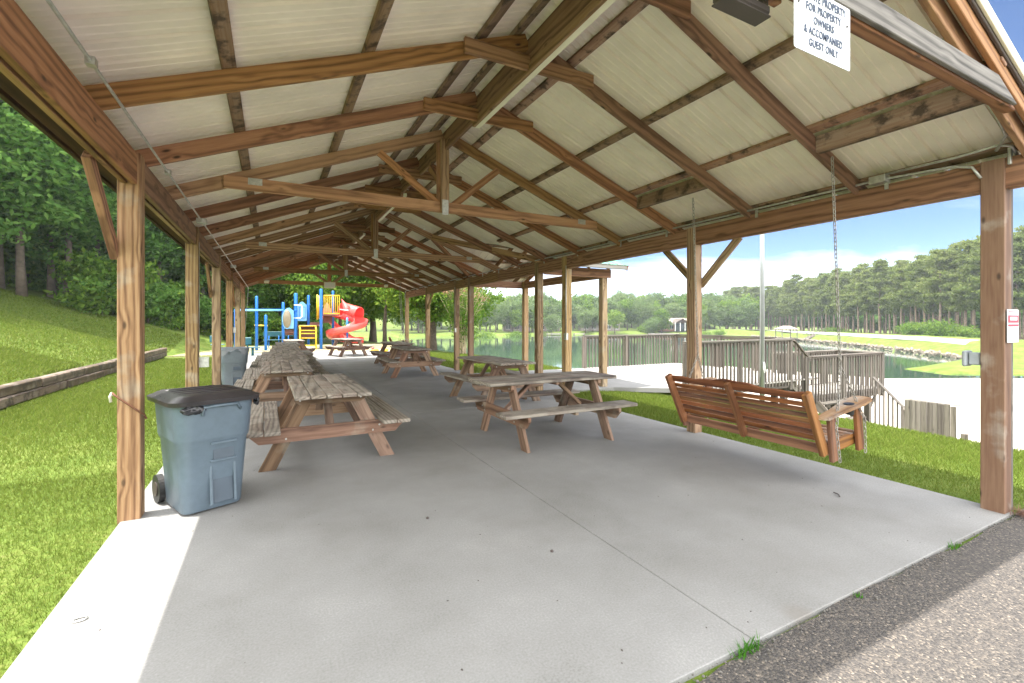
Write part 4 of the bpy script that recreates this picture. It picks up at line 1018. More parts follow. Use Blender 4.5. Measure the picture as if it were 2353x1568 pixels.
a = P3(855, 510, 28.42); bm = bmesh.new(); bmesh.ops.create_uvsphere(bm, u_segments=24, v_segments=14, radius=1, matrix=Matrix.Translation(a) @ Matrix.Diagonal((.21, .12, .50, 1)))
bm_obj('bubble_dome', bm, M_CREAMD, pg, GM, smooth=True)
bm = bmesh.new(); pts = [(a.x+.23*math.cos(t_), 28.45, a.z+.53*math.sin(t_)) for t_ in np.linspace(0, 6.2832, 25)[:-1]]; tube_bm(bm, pts, .03, 8, closed=True); bm_obj('bubble_rim', bm, M_LBLUE, pg, GM, smooth=True)
gpanel('activity_panel', 988, 1112, 325, 535, 29.0, M_LBLUE, .18)
gpanel('panel_window', 1015, 1095, 350, 500, 28.96, M_BLUE, 0, .02); gpanel('panel_window', 1021, 1089, 356, 494, 28.945, M_LBLUE, 0, .02)
gt('hand_loop', [P3(945, 327, 28.55), P3(1035, 327, 28.4), P3(1052, 345, 28.4), P3(1052, 475, 28.4), P3(1035, 495, 28.4), P3(945, 497, 28.55)], .028, M_WHITE)
gpanel('step_panel', 828, 940, 645, 722, 28.7, M_BRN); gpanel('step_panel', 1000, 1250, 595, 760, 29.3, M_BRN); gpanel('step_panel', 1155, 1285, 552, 600, 28.9, M_BRN)
gpanel('riser_panel', 1330, 1445, 465, 560, 29.2, M_BRN)
def slab_(name, x0, x1, y, Y0_, Y1_, mat, th=.08):
    a = P3(x0, y, Y0_); c = P3(x1, y, Y0_); bm = bmesh.new(); box_bm(bm, ((a.x+c.x)/2, (Y0_+Y1_)/2, a.z), (c.x-a.x, Y1_-Y0_, th), bev=.01); return bm_obj(name, bm, mat, pg, GM)
slab_('platform', 1310, 1540, 458, 28.4, 30.2, M_BRN); slab_('platform', 985, 1285, 600, 28.7, 30.0, M_BRN); slab_('platform', 820, 975, 690, 28.6, 29.8, M_BRN)
for cx in (1025, 1235): gt('ladder_rail', [P3(cx-8, 600, 28.5), P3(cx, 640, 28.3), P3(cx+(12 if cx > 1100 else 45)*0, 905, 28.0)], .045, M_YEL)
for cy in (600, 660, 700, 760, 855): gt('ladder_rung', [P3(1020, cy, 28.25), P3(1238, cy, 28.25)], .032, M_YEL)
# yellow barrier
for cy in (203, 440): gt('barrier_rail', [P3(1335, cy, 28.5), P3(1545, cy, 28.5)], .035, M_YEL)
for i in range(9): gt('barrier_bar', [P3(1340+i*25, 203, 28.5), P3(1340+i*25, 440 if i != 8 else 468, 28.5)], .019, M_YEL)
for cy in (190, 510): pass
gt('barrier_bar', [P3(1250, 190, 29.5), P3(1250, 520, 29.5)], .04, M_YEL); gt('barrier_bar', [P3(1268, 200, 29.9), P3(1268, 500, 29.9)], .04, M_YEL)
gpanel('arch_panel', 1328, 1430, 375, 455, 29.9, M_PINK, .38)
for cx, cy in ((1300, 338), (1300, 505), (1300, 600), (968, 395), (803, 400), (455, 592), (575, 600), (1135, 318)):
    p = P3(cx, cy, 28.5); gt('clamp', [(p.x, p.y, p.z-.03), (p.x, p.y, p.z+.03)], .098 if cx > 900 else .085, M_WHITE if cx in (1300,) else M_BLUE)
# spiral slide
C0 = P3(1640, 500, 29.3); rad = .80
zt = P3(1560, 470, 29.3).z; zb = .22
path = [Vector((P3(1530, 470, 28.9).x, 29.6, zt)), Vector((C0.x-.5, 29.85, zt-.03))]
ang0 = 125
n = 46
for i in range(n+1):
    a = R(ang0-(ang0+250)*i/n*1.0); z = zt-.08-(zt-.08-zb-.12)*(i/n)
    path.append(Vector((C0.x+rad*math.cos(a), 29.2+rad*math.sin(a), z)))
last = path[-1]; tng = (path[-1]-path[-2]).normalized()
path += [last+Vector((.45, -.05, -.10)), last+Vector((.95, -.1, -.13)), last+Vector((1.3, -.12, -.13))]
prof = [(-.40, .36), (-.37, .10), (-.28, .0), (0, -.04), (.28, .0), (.37, .10), (.40, .36)]
o = sweep('slide_chute', path, prof, M_RED, pg, thick=.02); o.matrix_local = GM
# hood over the top quarter
hp = path[1:14]
hood = [(-.42, .30), (-.42, .62), (-.34, .86), (-.15, .99), (.15, .99), (.34, .86), (.42, .62), (.42, .30)]
o = sweep('slide_hood', hp, hood, M_RED, pg, thick=.02); o.matrix_local = GM
gt('hood_band', [P3(1535, 382, 28.55), P3(1600, 390, 28.5), P3(1660, 395, 28.45)], .03, M_WHITE)
gt('slide_pole', [(C0.x, 29.2, ZG), (C0.x, 29.2, zt-.1)], .06, M_BLUE)
# straight red slide behind
sp = [P3(1335, 560, 30.0), P3(1400, 640, 30.2), P3(1455, 740, 30.5), P3(1480, 800, 30.7)]
sp = [Vector((posts['p8'].x-.55, 30.2, 1.85)), Vector((posts['p8'].x+.1, 30.4, 1.25)), Vector((posts['p8'].x+.9, 30.6, .55)), Vector((posts['p8'].x+1.3, 30.7, .3)), Vector((posts['p8'].x+1.8, 30.8, .25))]
o = sweep('straight_slide', sp, [(-.26, .2), (-.25, 0), (.25, 0), (.26, .2)], M_RED, pg, thick=.02); o.matrix_local = GM
# teal bench behind the posts
tb = empty('park_bench', (.6, 30.6, 0), label='long teal bench seen behind the blue playground posts', cat='bench')
x0, x1 = P3(540, 760, 30.6).x-.6, P3(945, 760, 30.6).x-.6
boxes('backrest', [(((x0+x1)/2, 0, .80), (x1-x0, .05, .30))], M_TEAL, tb, bev=.02); boxes('seat', [(((x0+x1)/2, -.25, .46), (x1-x0, .35, .05))], M_TEAL, tb, bev=.015)
for x in (x0+.3, (x0+x1)/2, x1-.3): tube('leg', [(x, -.2, 0), (x, -.05, .45), (x, .03, .85)], .03, M_BLUE, tb)
# teal pedestal seat table
pt = empty('pedestal_seat', (-.8, 24.1, -.08), label='small teal pedestal seat on the grass beyond the last left posts', cat='seat')
tube('pedestal', [(0, 0, 0), (0, 0, .40)], .055, M_TEAL, pt, 12); boxes('seat', [((0, 0, .43), (.62, .30, .05))], M_TEAL, pt, bev=.02); boxes('backrest', [((-.2, .0, .72), (.30, .05, .34))], M_TEAL, pt, bev=.03)
tube('bracket', [(-.2, 0, .42), (-.22, .03, .6)], .03, M_TEAL, pt)
pt2 = copy_tree(pt); pt2.location = (-2.5, 28.0, -.08); tag(pt2, 'farther teal pedestal seat, behind the third left post', 'seat', 'teal pedestal seats'); tag(pt, group='teal pedestal seats')
# ducks / toys: red and yellow ride toys by the lake end
for i, (x, y, lb) in enumerate(((4.55, 23.6, 'left of two small red and yellow toys beyond the slab end'), (5.0, 23.5, 'right of two small red and yellow toys beyond the slab end'))):
    t_ = empty('ride_toy', (x, y, -.03), label=lb, cat='toy', group='toys beyond the slab')
    bm = bmesh.new(); bmesh.ops.create_uvsphere(bm, u_segments=12, v_segments=8, radius=1, matrix=Matrix.Translation((0, 0, .12)) @ Matrix.Diagonal((.2, .12, .08, 1))); bm_obj('body', bm, M_YEL, t_, smooth=True)
    bm = bmesh.new(); bmesh.ops.create_uvsphere(bm, u_segments=12, v_segments=8, radius=.075, matrix=Matrix.Translation((-.10, 0, .22))); bm_obj('head', bm, M_RED, t_, smooth=True)

# ------------------------------------------------------------------ vegetation
def leaf_quads(cent, nrm_bias, size, n_per, spread, rng, flat=1.):
    """cent (k,3) clump centres -> vertices, faces"""
    k = len(cent); c = np.repeat(cent, n_per, 0)+rng.normal(size=(k*n_per, 3))*np.array([spread, spread, spread*flat]) if np.isscalar(spread) else None
    m = len(c)
    u = rng.normal(size=(m, 3)); u /= np.linalg.norm(u, axis=1)[:, None]
    v = rng.normal(size=(m, 3)); v[:, 2] *= nrm_bias; v -= (v*u).sum(1)[:, None]*u; v /= np.linalg.norm(v, axis=1)[:, None]
    s = size*(.6+.8*rng.random(m))[:, None]
    V = np.stack([c-u*s, c+v*s*.45, c+u*s, c-v*s*.45], 1).reshape(-1, 3); Fq = np.arange(m*4).reshape(-1, 4)
    return V, Fq
def limb_mesh(name, h, r0, crown_c, crown_r, rng, nl=9, lean=.3, bare=.35):
    bm = bmesh.new(); top = Vector((rng.uniform(-lean, lean), rng.uniform(-lean, lean), h*.85)); pts = []; n = 6
    for i in range(n+1):
        t_ = i/n; pts.append(Vector((top.x*t_+rng.uniform(-.05, .05)*h*.1, top.y*t_+rng.uniform(-.05, .05)*h*.1, h*.85*t_-.2*(i == 0))))
    tube_bm(bm, pts, [r0*(1.25 if i == 0 else 1-.8*i/n) for i in range(n+1)], 9)
    for j in range(nl):
        t_ = bare+(.95-bare)*j/nl; p = pts[0].lerp(pts[-1], t_); a = rng.uniform(0, 6.28); q = crown_r*rng.uniform(.55, .9)
        e = p+Vector((math.cos(a)*q, math.sin(a)*q, q*rng.uniform(.25, .7))); tube_bm(bm, [p, p.lerp(e, .5)+Vector((0, 0, .1*q)), e], [r0*.42*(1-t_*.5), r0*.25, r0*.08], 5, cap=False)
    bmesh.ops.recalc_face_normals(bm, faces=bm.faces); me = bpy.data.meshes.new(name); bm.to_mesh(me); bm.free()
    for p in me.polygons: p.use_smooth = True
    return me
def crown_mesh(name, h, r_, z0, nclump, per, leaf, rng, shape='round', spread=.5):
    """clumps spread over a lumpy ellipsoid; z0 crown bottom"""
    cz = (h+z0)/2; rz_ = (h-z0)/2; C = []
    lob = [(rng.uniform(-.45, .45)*r_, rng.uniform(-.45, .45)*r_, rng.uniform(-.45, .5)*rz_, rng.uniform(.45, .75)) for _ in range(7)]
    while len(C) < nclump:
        lx, ly, lz, lr = lob[rng.integers(len(lob))]; d = rng.normal(size=3); d /= np.linalg.norm(d); q = rng.random()**.33
        C.append((lx+d[0]*r_*lr*q, ly+d[1]*r_*lr*q, cz+lz+d[2]*rz_*lr*q*.9))
    V, Fq = leaf_quads(np.array(C), 1., leaf, per, spread, rng, .55)
    return np_mesh(name, V, Fq)
def pine_mesh(name, h, r_, z0, rng, dens=1., leaf=.45):
    C = []; tiers = int(13*dens)
    for i in range(tiers):
        t_ = i/(tiers-1); z = z0+(h-z0)*t_; rr_ = r_*(1-.6*t_**1.4)*rng.uniform(.5, 1.2)*(.5+.5*min(1, t_*4)); nb = int(rng.integers(3, 7))
        for b_ in range(nb):
            a = rng.uniform(0, 6.28)
            for q in np.linspace(.35, 1, 5): C.append((math.cos(a)*rr_*q+rng.normal()*.2, math.sin(a)*rr_*q+rng.normal()*.2, z+.25*q+rng.normal()*.15))
    V, Fq = leaf_quads(np.array(C), .5, leaf, 26, .42, rng, .5)
    return np_mesh(name, V, Fq)
def add_tree(name, pos, trunk, crown, lm, bm_, label, cat, group, sc=(1, 1, 1), rz=0):
    o = empty(name, pos, rz, label, cat, group); o.scale = sc
    for nm, me, m in (('trunk', trunk, bm_), ('crown', crown, lm)):
        if not me.materials: me.materials.append(m)
        c = bpy.data.objects.new(nm, me); COL.objects.link(c); c.parent = o
        if me.materials[0] != m: c.material_slots[0].link = 'OBJECT'; c.material_slots[0].material = m
    return o
rg = np.random.default_rng(3)
# --- left woods: broadleaf trees, detailed
WT = [limb_mesh('trunk', 13, .17, 8, 3.2, rg, 12, .5, .45) for _ in range(3)]
WC = [crown_mesh('crown', 14, 3.5, 2.3, 330, 62, .15, rg, spread=.50) for _ in range(4)]
LOWC = [crown_mesh('crown', 2.6, 1.7, .0, 55, 70, .12, rg, spread=.30) for _ in range(3)]
LOWT = [limb_mesh('stems', 1.8, .05, 1, .9, rg, 7, .3, .1) for _ in range(2)]
spots = []
rowA = [(-13.0, 29), (-11.9, 32.5), (-12.6, 25), (-15.5, 27), (-10.6, 34.0), (-9.4, 36.2), (-7.8, 37.5), (-6.3, 38.6), (-4.6, 39.6), (-2.8, 40.2), (-1.0, 40.8), (1.2, 41.5), (-14.6, 22.5), (-13.8, 33), (-16.2, 31), (-11.5, 38), (-8.6, 41.5), (-5, 43.5), (-1.6, 44.8), (2.6, 46)]
rowA += [(-10.9, 31.2), (-12.1, 27.4), (-9.9, 32.6), (-19, 33), (-17.5, 36.5), (-21, 29), (-18.5, 25), (-15, 40), (-12.5, 43.5), (-10, 46.5), (-7, 48), (-3.2, 49.5), (.4, 50.5), (-24, 36), (-20, 41), (-17, 45)]
allt = []
for i in range(16): allt.append((px((-30+2.3*i, 44+.9*i)), -30+2.3*i, 44+.9*i+rg.uniform(-1, 1), 'backwood', i))
for i in range(20):
    t_ = i/19; x = -21.5+19.5*t_; y = 27.5+19*min(1, t_*1.3)
    allt.append((px((x, y)), x+rg.uniform(-.4, .4), y+rg.uniform(-.4, .4), 'thicket', i))
for i, (x, y) in enumerate(rowA):
    allt.append((px((x, y)), x+rg.uniform(-.3, .3), y+rg.uniform(-.4, .4), 'tree', i))
for i in range(22):
    if i < 9: continue
    t_ = i/21; x = -14.2+14.6*t_+rg.uniform(-.3, .3); y = 23.5+14.5*min(1, t_*1.35)+rg.uniform(-.5, .5)
    if x > -1.5: y = 38+rg.uniform(-.6, .6)
    allt.append((px((x, y)), x, y, 'shrub', i))
def lab_region(p, marks):
    prev = 'photo edge'
    for m, nm in marks:
        if p < m: return prev, nm
        prev = nm
    return prev, 'photo edge'
MARKL = [(300, 'first left post'), (446, 'second left post'), (590, 'overhead bar'), (700, 'playground panels'), (835, 'spiral slide'), (935, 'last right post')]
cnt = {}
for p, x, y, kind, i in sorted(allt):
    a, b_ = lab_region(p, MARKL); key = (kind, a, b_); cnt[key] = cnt.get(key, 0)+1; od = ORD[cnt[key]-1]
    z = hz_(x, y)
    if kind == 'tree':
        lb = f'woodland tree, {od} from left between {a} and {b_}'
        lm = M_LEAFY if i in (1, 9, 11, 19, 16) else M_LEAF
        add_tree('woodland_tree', (x, y, z-.1), WT[i % 3], WC[i % 4], lm, M_BARK, lb, 'tree', 'trees of the wood on the left', (rg.uniform(.9, 1.15),)*2+(rg.uniform(.9, 1.15),), rg.uniform(0, 6.28))
    elif kind == 'backwood':
        lb = f'bushy back tree, {od} from left between {a} and {b_}'; k_ = rg.uniform(2.2, 2.9)
        add_tree('woodland_tree', (x, y, z-.6), LOWT[i % 2], LOWC[i % 3], M_LEAF, M_BARK, lb, 'tree', 'bushy trees at the back of the wood', (k_, k_, k_*1.2), rg.uniform(0, 6.28))
    elif kind == 'thicket':
        lb = f'tall dark thicket, {od} from left between {a} and {b_}'; k_ = rg.uniform(1.0, 1.3)
        add_tree('woodland_thicket', (x, y, z-.1), LOWT[i % 2], LOWC[i % 3], M_LEAF if i % 2 else M_LEAFY, M_BARK, lb, 'shrub', 'tall undergrowth inside the wood', (k_*1.25, k_*1.25, k_*rg.uniform(1.0, 2.1)), rg.uniform(0, 6.28))
    else:
        lb = f'low woodland shrub, {od} from left between {a} and {b_}'
        add_tree('woodland_shrub', (x, y, z-.1), LOWT[i % 2], LOWC[i % 3], M_LEAFY if i % 3 == 0 else M_LEAF, M_BARK, lb, 'shrub', 'shrubs along the wood edge', (rg.uniform(.9, 1.3),)*2+(rg.uniform(.8, 1.3),), rg.uniform(0, 6.28))
# --- two shade trees by the lake and a crepe myrtle
ST = limb_mesh('trunk', 9, .33, 6, 3.6, rg, 11, .2, .3); SC_ = crown_mesh('crown', 9.0, 5.2, 1.9, 420, 60, .17, rg, spread=.5)
SC2 = crown_mesh('crown', 9.0, 4.8, 2.1, 380, 60, .17, rg, spread=.5)
add_tree('shade_tree', (8.1, 43, hz_(8.1, 43)-.1), ST, SC_, M_LEAFY, M_BARK, 'bright green shade tree on the shore just right of the spiral slide', 'tree', None)
add_tree('shade_tree', (9.4, 29.4, hz_(9.4, 29.4)-.1), ST, SC2, M_LEAFY, M_BARK, 'thick trunked shade tree on the bank behind the last right posts', 'tree', None, (.82, .82, .8), 2.)
add_tree('shade_tree', (4.6, 37.5, hz_(4.6, 37.5)-.1), WT[0], SC_, M_LEAFY, M_BARK, 'yellow green tree behind the spiral slide', 'tree', None, (.8, .8, 1.05), 4.)
add_tree('shade_tree', (7.3, 34.5, hz_(7.3, 34.5)-.1), WT[1], WC[1], M_LEAFY, M_BARK, 'leafy tree overhanging the far right corner of the pavilion', 'tree', None, (.9, .9, .8), 1.)
bm = bmesh.new(); tips = []
for i in range(26):
    a = rg.uniform(0, 6.28); q = rg.uniform(.5, 2.1); h = rg.uniform(3.2, 4.9); b0 = Vector((rg.uniform(-.25, .25), rg.uniform(-.25, .25), -.1)); e = Vector((math.cos(a)*q, math.sin(a)*q, h)); m_ = b0.lerp(e, .5)-Vector((math.cos(a), math.sin(a), 0))*q*.18
    tube_bm(bm, [b0, m_, e], [.028, .02, .008], 5, cap=False)
    for j in range(5):
        t_ = rg.uniform(.45, 1); p = m_.lerp(e, t_); e2 = p+Vector((rg.normal()*.35, rg.normal()*.35, rg.uniform(.2, .6))); tube_bm(bm, [p, e2], [.01, .004], 4, cap=False); tips.append(e2)
cm = empty('crepe_myrtle', (9.75, 25.1, hz_(9.75, 25.1)), label='vase shaped crepe myrtle with fading pink blooms on the bank', cat='shrub')
bm_obj('stems', bm, plain('myrtle_stem', (.42, .33, .22), .7), cm, smooth=True)
V, Fq = leaf_quads(np.array([tuple(t_) for t_ in tips if rg.random() < .45]), 1, .06, 22, .13, rg); link('blooms', np_mesh('blooms', V, Fq), M_PBLOOM, cm)
V, Fq = leaf_quads(np.array([tuple(t_*rg.uniform(.35, .95)) for t_ in tips]), 1, .075, 36, .26, rg); link('foliage', np_mesh('foliage', V, Fq), M_LEAFY, cm)

# --- far shore trees
FT = limb_mesh('trunk', 11, .3, 8, 3, rg, 5, .4, .3)
FC = [crown_mesh('crown', 12.5, 5.0, 1.2, 150, 34, .42, rg, spread=.75) for _ in range(5)]
fl = []
for x in range(930, 1700, 24):
    d0 = np.interp(x, [900, 1000, 1150, 1250, 1500, 1647, 1700], [150, 162, 165, 186, 190, 186, 186])
    fl.append((x+rg.uniform(-9, 9), d0+rg.uniform(-3, 5), rg.uniform(.72, 1.0)))
for x in range(920, 1720, 22):
    d0 = np.interp(x, [900, 1150, 1250, 1500, 1700], [172, 185, 204, 208, 204])
    fl.append((x+rg.uniform(-9, 9), d0+rg.uniform(-3, 8), rg.uniform(1.0, 1.22)))
for x in (500, 560, 620, 690, 740, 770, 800, 842, 880): fl.append((x, 160+rg.uniform(-8, 10), rg.uniform(.9, 1.2)))
for x, d in ((1188, 168), (1222, 174), (1268, 172), (1345, 178), (1362, 181), (1412, 176), (1500, 172), (1520, 176), (1596, 176)): fl.append((x, d, rg.uniform(.5, .72)))
MARKF = [(935, 'last right post'), (1047, 'crepe myrtle'), (1081, 'dark post'), (1209, 'rear wing post'), (1303, 'outlet post'), (1392, 'front wing post'), (1583, 'swing post'), (1750, 'flagpole')]
cnt = {}
for i, (x, d, s) in enumerate(sorted(fl)):
    p = W(x, d); a, b_ = lab_region(x, MARKF); key = (a, b_); cnt[key] = cnt.get(key, 0)+1
    lb = f'far shore tree, {ORD[cnt[key]-1]} from left between {a} and {b_}'
    add_tree('shore_tree', (p.x, p.y, hz_(p.x, p.y)-.2), FT, FC[i % 5], M_LEAFF if i % 3 else M_LEAFY, M_BARK, lb, 'tree', 'trees across the lake', (s*1.0, s*1.0, s*1.12), rg.uniform(0, 6.28))
# --- pines behind the dam
PT = []
for _ in range(2):
    bm = bmesh.new(); tube_bm(bm, [(0, 0, -.5), (rg.uniform(-.2, .2), rg.uniform(-.2, .2), 9), (rg.uniform(-.4, .4), rg.uniform(-.4, .4), 18.5)], [.26, .2, .07], 7); me = bpy.data.meshes.new('trunk'); bm.to_mesh(me); bm.free(); PT.append(me)
PC = [pine_mesh('crown', rg.uniform(18.8, 20.6), rg.uniform(3.2, 4.2), rg.uniform(5.2, 9.5), rg, rg.uniform(.95, 1.25), .27) for _ in range(9)]
pl = []
for r_, (dd, st) in enumerate(((0, 21), (9, 23), (19, 25))):
    x = 1668+r_*7
    while x < 2420:
        d0 = np.interp(x, [1660, 1760, 1836, 1920, 2000, 2130, 2260, 2420], [232, 205, 172, 146, 126, 104, 88, 80])
        pl.append((x+rg.uniform(-4, 4), d0+dd+rg.uniform(-2, 2), rg.uniform(.90, 1.07))); x += .75*st*np.interp(x, [1660, 2260], [.72, 1.25])
MARKP = [(1750, 'flagpole'), (1835, 'deck corner'), (1930, 'near swing chain'), (2022, 'landing corner'), (2150, 'board screen'), (2265, 'right front post')]
cnt = {}
for i, (x, d, s) in enumerate(sorted(pl)):
    p = W(x, d); a, b_ = lab_region(x, MARKP); a = a.replace('photo edge', 'swing post'); key = (a, b_); cnt[key] = cnt.get(key, 0)+1; n_ = cnt[key]
    od = ORD[n_-1]
    lb = f'tall dam pine, {od} from left between {a} and {b_}'
    ex = np.interp(x, [1660, 1900, 2100, 2260, 2400], [.97, .97, .93, .94, .98])
    add_tree('pine_tree', (p.x, p.y, -2.2), PT[i % 2], PC[(i*5+i//7) % 9], M_LEAFP, M_BARKP, lb, 'pine', 'pines behind the dam', (s*ex, s*ex, s*ex), rg.uniform(0, 6.28))
# broadleaf undergrowth closing the wood behind the pine trunks
cnt = {}
for i in range(46):
    x = 1655+i*17+rg.uniform(-5, 5); d = np.interp(x, [1660, 1760, 1836, 1920, 2000, 2130, 2260, 2420], [232, 205, 172, 146, 126, 104, 88, 80])+26+6*(i % 3); s = rg.uniform(.62, .85)
    p = W(x, d); a, b_ = lab_region(x, MARKP); a = a.replace('photo edge', 'swing post'); key = (a, b_); cnt[key] = cnt.get(key, 0)+1
    add_tree('undergrowth_tree', (p.x, p.y, -2.6), FT, FC[i % 5], M_LEAF, M_BARK, f'dark broadleaf behind the pines, {ORD[cnt[key]-1]} from left between {a} and {b_}', 'tree', 'undergrowth behind the pines', (s*1.2, s*1.2, s*.85), rg.uniform(0, 6.28))
# shrubs below the pines and by the far banks
SH = [crown_mesh('crown', 2.6, 2.2, 0, 46, 40, .16, rg, spread=.42) for _ in range(3)]
shl = [(2085, 96, 1.1), (2120, 95, 1.25), (2150, 93, 1.5), (2180, 92, 1.6), (2210, 90, 1.4), (2235, 88, 1.2), (1900, 146, 1.), (1925, 142, 1.), (1955, 137, .9), (1180, 151, 1.3), (1205, 152, 1.1), (1620, 165, 1.2), (1650, 166, 1.), (1500, 178, 1.6), (1480, 180, 1.5), (1075, 138, 1.8), (1110, 148, 1.7), (2205, 60, .5)]
cnt = {}
for i, (x, d, s) in enumerate(sorted(shl)):
    p = W(x, d); a, b_ = lab_region(x, MARKF if x < 1700 else MARKP); key = (a, b_); cnt[key] = cnt.get(key, 0)+1
    add_tree('shore_shrub', (p.x, p.y, hz_(p.x, p.y)-.3), LOWT[0], SH[i % 3], M_LEAFY, M_BARK, f'round green bank shrub, {ORD[cnt[key]-1]} from left between {a} and {b_}', 'shrub', 'shrubs along the far banks', (s, s, s), rg.uniform(0, 6.28))
# riprap
rng = np.random.default_rng(5); bm = bmesh.new()
line = [P2(1740, 146), P2(1836, 119.5), P2(2000, 87.5), P2(2130, 69.5), P2(2214, 59.5)]
for (ax, ay), (bx, by) in zip(line, line[1:]):
    l = math.hypot(bx-ax, by-ay)
    for k in range(int(l*7)):
        t_ = rng.random(); x = ax+(bx-ax)*t_+rng.normal()*.5; y = ay+(by-ay)*t_+rng.normal()*.5; s = rng.uniform(.18, .42)
        off = rng.uniform(-.3, 1.7); nx, ny = (by-ay)/l, -(bx-ax)/l; x += nx*off; y += ny*off
        r_ = bmesh.ops.create_icosphere(bm, subdivisions=1, radius=s, matrix=Matrix.Translation((x, y, -3.3+off*.28+.15)) @ Euler(tuple(rng.uniform(0, 6, 3))).to_matrix().to_4x4() @ Matrix.Diagonal((1, .75, .55, 1)))
        for v in r_['verts']: v.co += Vector(tuple(rng.normal(size=3)*.1*s))
tag(bm_obj('riprap_rocks', bm, M_ROCK), 'pale riprap rocks lining the foot of the dam', 'rocks', kind='stuff')

# ------------------------------------------------------------------ houses, docks across the lake
def house(x, d, w_, dep, h, rz, wallm, label, gable=True):
    p = W(x, d); o = empty('house', (p.x, p.y, hz_(p.x, p.y)), R(rz)-YAW, label, 'house', 'houses across the lake')
    bm = bmesh.new(); box_bm(bm, (0, 0, h/2), (w_, dep, h)); 
    bm_obj('wall', bm, wallm, o)
    bm = bmesh.new(); ov = .5; rh = dep*.22
    vs_ = [bm.verts.new(v) for v in ((-w_/2-ov, -dep/2-ov, h+.01), (w_/2+ov, -dep/2-ov, h+.01), (w_/2+ov, dep/2+ov, h+.01), (-w_/2-ov, dep/2+ov, h+.01), (-w_/2-ov, 0, h+rh), (w_/2+ov, 0, h+rh))]
    for f in ((0, 1, 5, 4), (2, 3, 4, 5), (0, 4, 3), (1, 2, 5), (0, 3, 2, 1)): bm.faces.new([vs_[i] for i in f])
    rf = bm_obj('roof', bm, M_ROOF, o); boxes('chimney', [((-w_*.3, 0, h+rh), (.9, .9, 1.4))], M_BRICK, rf)
    k = int(w_/2.6)
    for i in range(k):
        xx = -w_/2+(i+.5)*w_/k
        wn = boxes('window', [((xx, -dep/2-.02, h*.52), (1.5, .08, 1.5))], M_GLASS, o, bev=0); boxes('frame', [((xx, -dep/2-.05, h*.52+.8), (1.7, .06, .12)), ((xx, -dep/2-.05, h*.52-.8), (1.7, .06, .12)), ((xx, -dep/2-.08, h*.52), (.08, .05, 1.5))], M_WHITE, wn, bev=0)
    return o
house(1205-20, 178, 10, 8, 3.2, 5, M_SIDING, 'grey house with dark windows under the trees left of the wing post')
house(1262, 184, 8, 7, 2.8, -8, M_SIDING, 'small pale house across the lake between the wing post and outlet box post')
house(1375, 187, 15, 8, 3.0, 4, M_SIDING, 'long pale low house across the lake behind the outer wing post')
h4 = house(1545, 184, 15, 9, 3.2, 10, M_BRICK, 'large lake house with pale roof and glazed porch left of the swing post')
bm = bmesh.new(); A = [(-3.4, -7.5, 3.0), (3.4, -7.5, 3.0), (0, -7.5, 4.9)]; B = [(x, -2., z) for x, y, z in A]
va = [bm.verts.new(v) for v in A]; vb = [bm.verts.new(v) for v in B]
for f in ((va[0], va[2], vb[2], vb[0]), (va[1], vb[1], vb[2], va[2])): bm.faces.new(f)
bmesh.ops.solidify(bm, geom=bm.faces[:], thickness=.25)
bm_obj('porch_roof', bm, M_ROOF, h4)
boxes('porch_glazing', [((0, -7.3, 1.6), (6.2, .1, 3.0))], M_GLASS, h4, bev=0); boxes('porch_posts', [((x, -7.45, 1.7), (.2, .2, 3.4)) for x in (-3.1, -1, 1, 3.1)], M_WHITE, h4, bev=0)
def dock(x, d, w_, label, rz=0):
    p = W(x, d); o = empty('boat_dock', (p.x, p.y, WATER), R(rz)-YAW, label, 'dock', 'docks on the far shore')
    boxes('dock_floor', [((0, 0, .45), (w_, 2.4, .14))], M_DFLOOR, o, bev=0)
    for sx in (-1, 1):
        for sy in (-1, 1): boxes('pile', [((sx*(w_/2-.2), sy*1.0, 0), (.2, .2, 1.6))], M_DECK, o, bev=0)
    return o
dock(1525, 168, 11, 'wide low dock on the far shore left of the swing post'); dock(1330, 166, 4, 'small dark dock by the post with the outlet box'); dock(1272, 166, 5, 'low dock seen between the two inner posts')
# fishing pier shelter and its ramp at the dam
p = W(1806, 118); o = empty('pier_shelter', (p.x, p.y, WATER), -YAW, 'small roofed pier shelter by the dam, right of the flagpole', 'shelter')
bm = bmesh.new(); vs_ = [bm.verts.new(v) for v in ((-2.3, -1.8, 2.9), (2.3, -1.8, 2.9), (2.3, 1.8, 2.9), (-2.3, 1.8, 2.9), (-.9, 0, 3.8), (.9, 0, 3.8))]
for f in ((0, 1, 5, 4), (1, 2, 5), (2, 3, 4, 5), (3, 0, 4), (0, 3, 2, 1)): bm.faces.new([vs_[i] for i in f])
bm_obj('roof', bm, M_ROOF, o); boxes('floor', [((0, 0, .5), (6.4, 3, .15))], M_DECK, o, bev=0)
for sx in (-1, 1):
    for sy in (-1, 1): boxes('post', [((sx*1.9, sy*1.4, 1.6), (.15, .15, 2.9))], M_DECK, o, bev=0)
p = W(1850, 117); q = W(1890, 126); o = empty('pier_ramp', (p.x, p.y, -2.7), 0, 'railed wooden ramp climbing from the pier to the dam road', 'ramp')
v = q-p; a = Vector((0, 0, .0)); b_ = Vector((v.x, v.y, 1.6)); board('ramp_floor', a, b_, 1.4, .12, M_DECK, o); board('ramp_rail', a+Vector((0, -.6, 1.0)), b_+Vector((0, -.6, 1.0)), .1, .1, M_DECK, o); board('ramp_rail', a+Vector((0, .6, 1.0)), b_+Vector((0, .6, 1.0)), .1, .1, M_DECK, o)
for i in range(7):
    c = a.lerp(b_, i/6); board('ramp_post', c+Vector((0, -.6, 0)), c+Vector((0, -.6, 1.0)), .09, .09, M_DECK, o, up=(0, 1, 0))

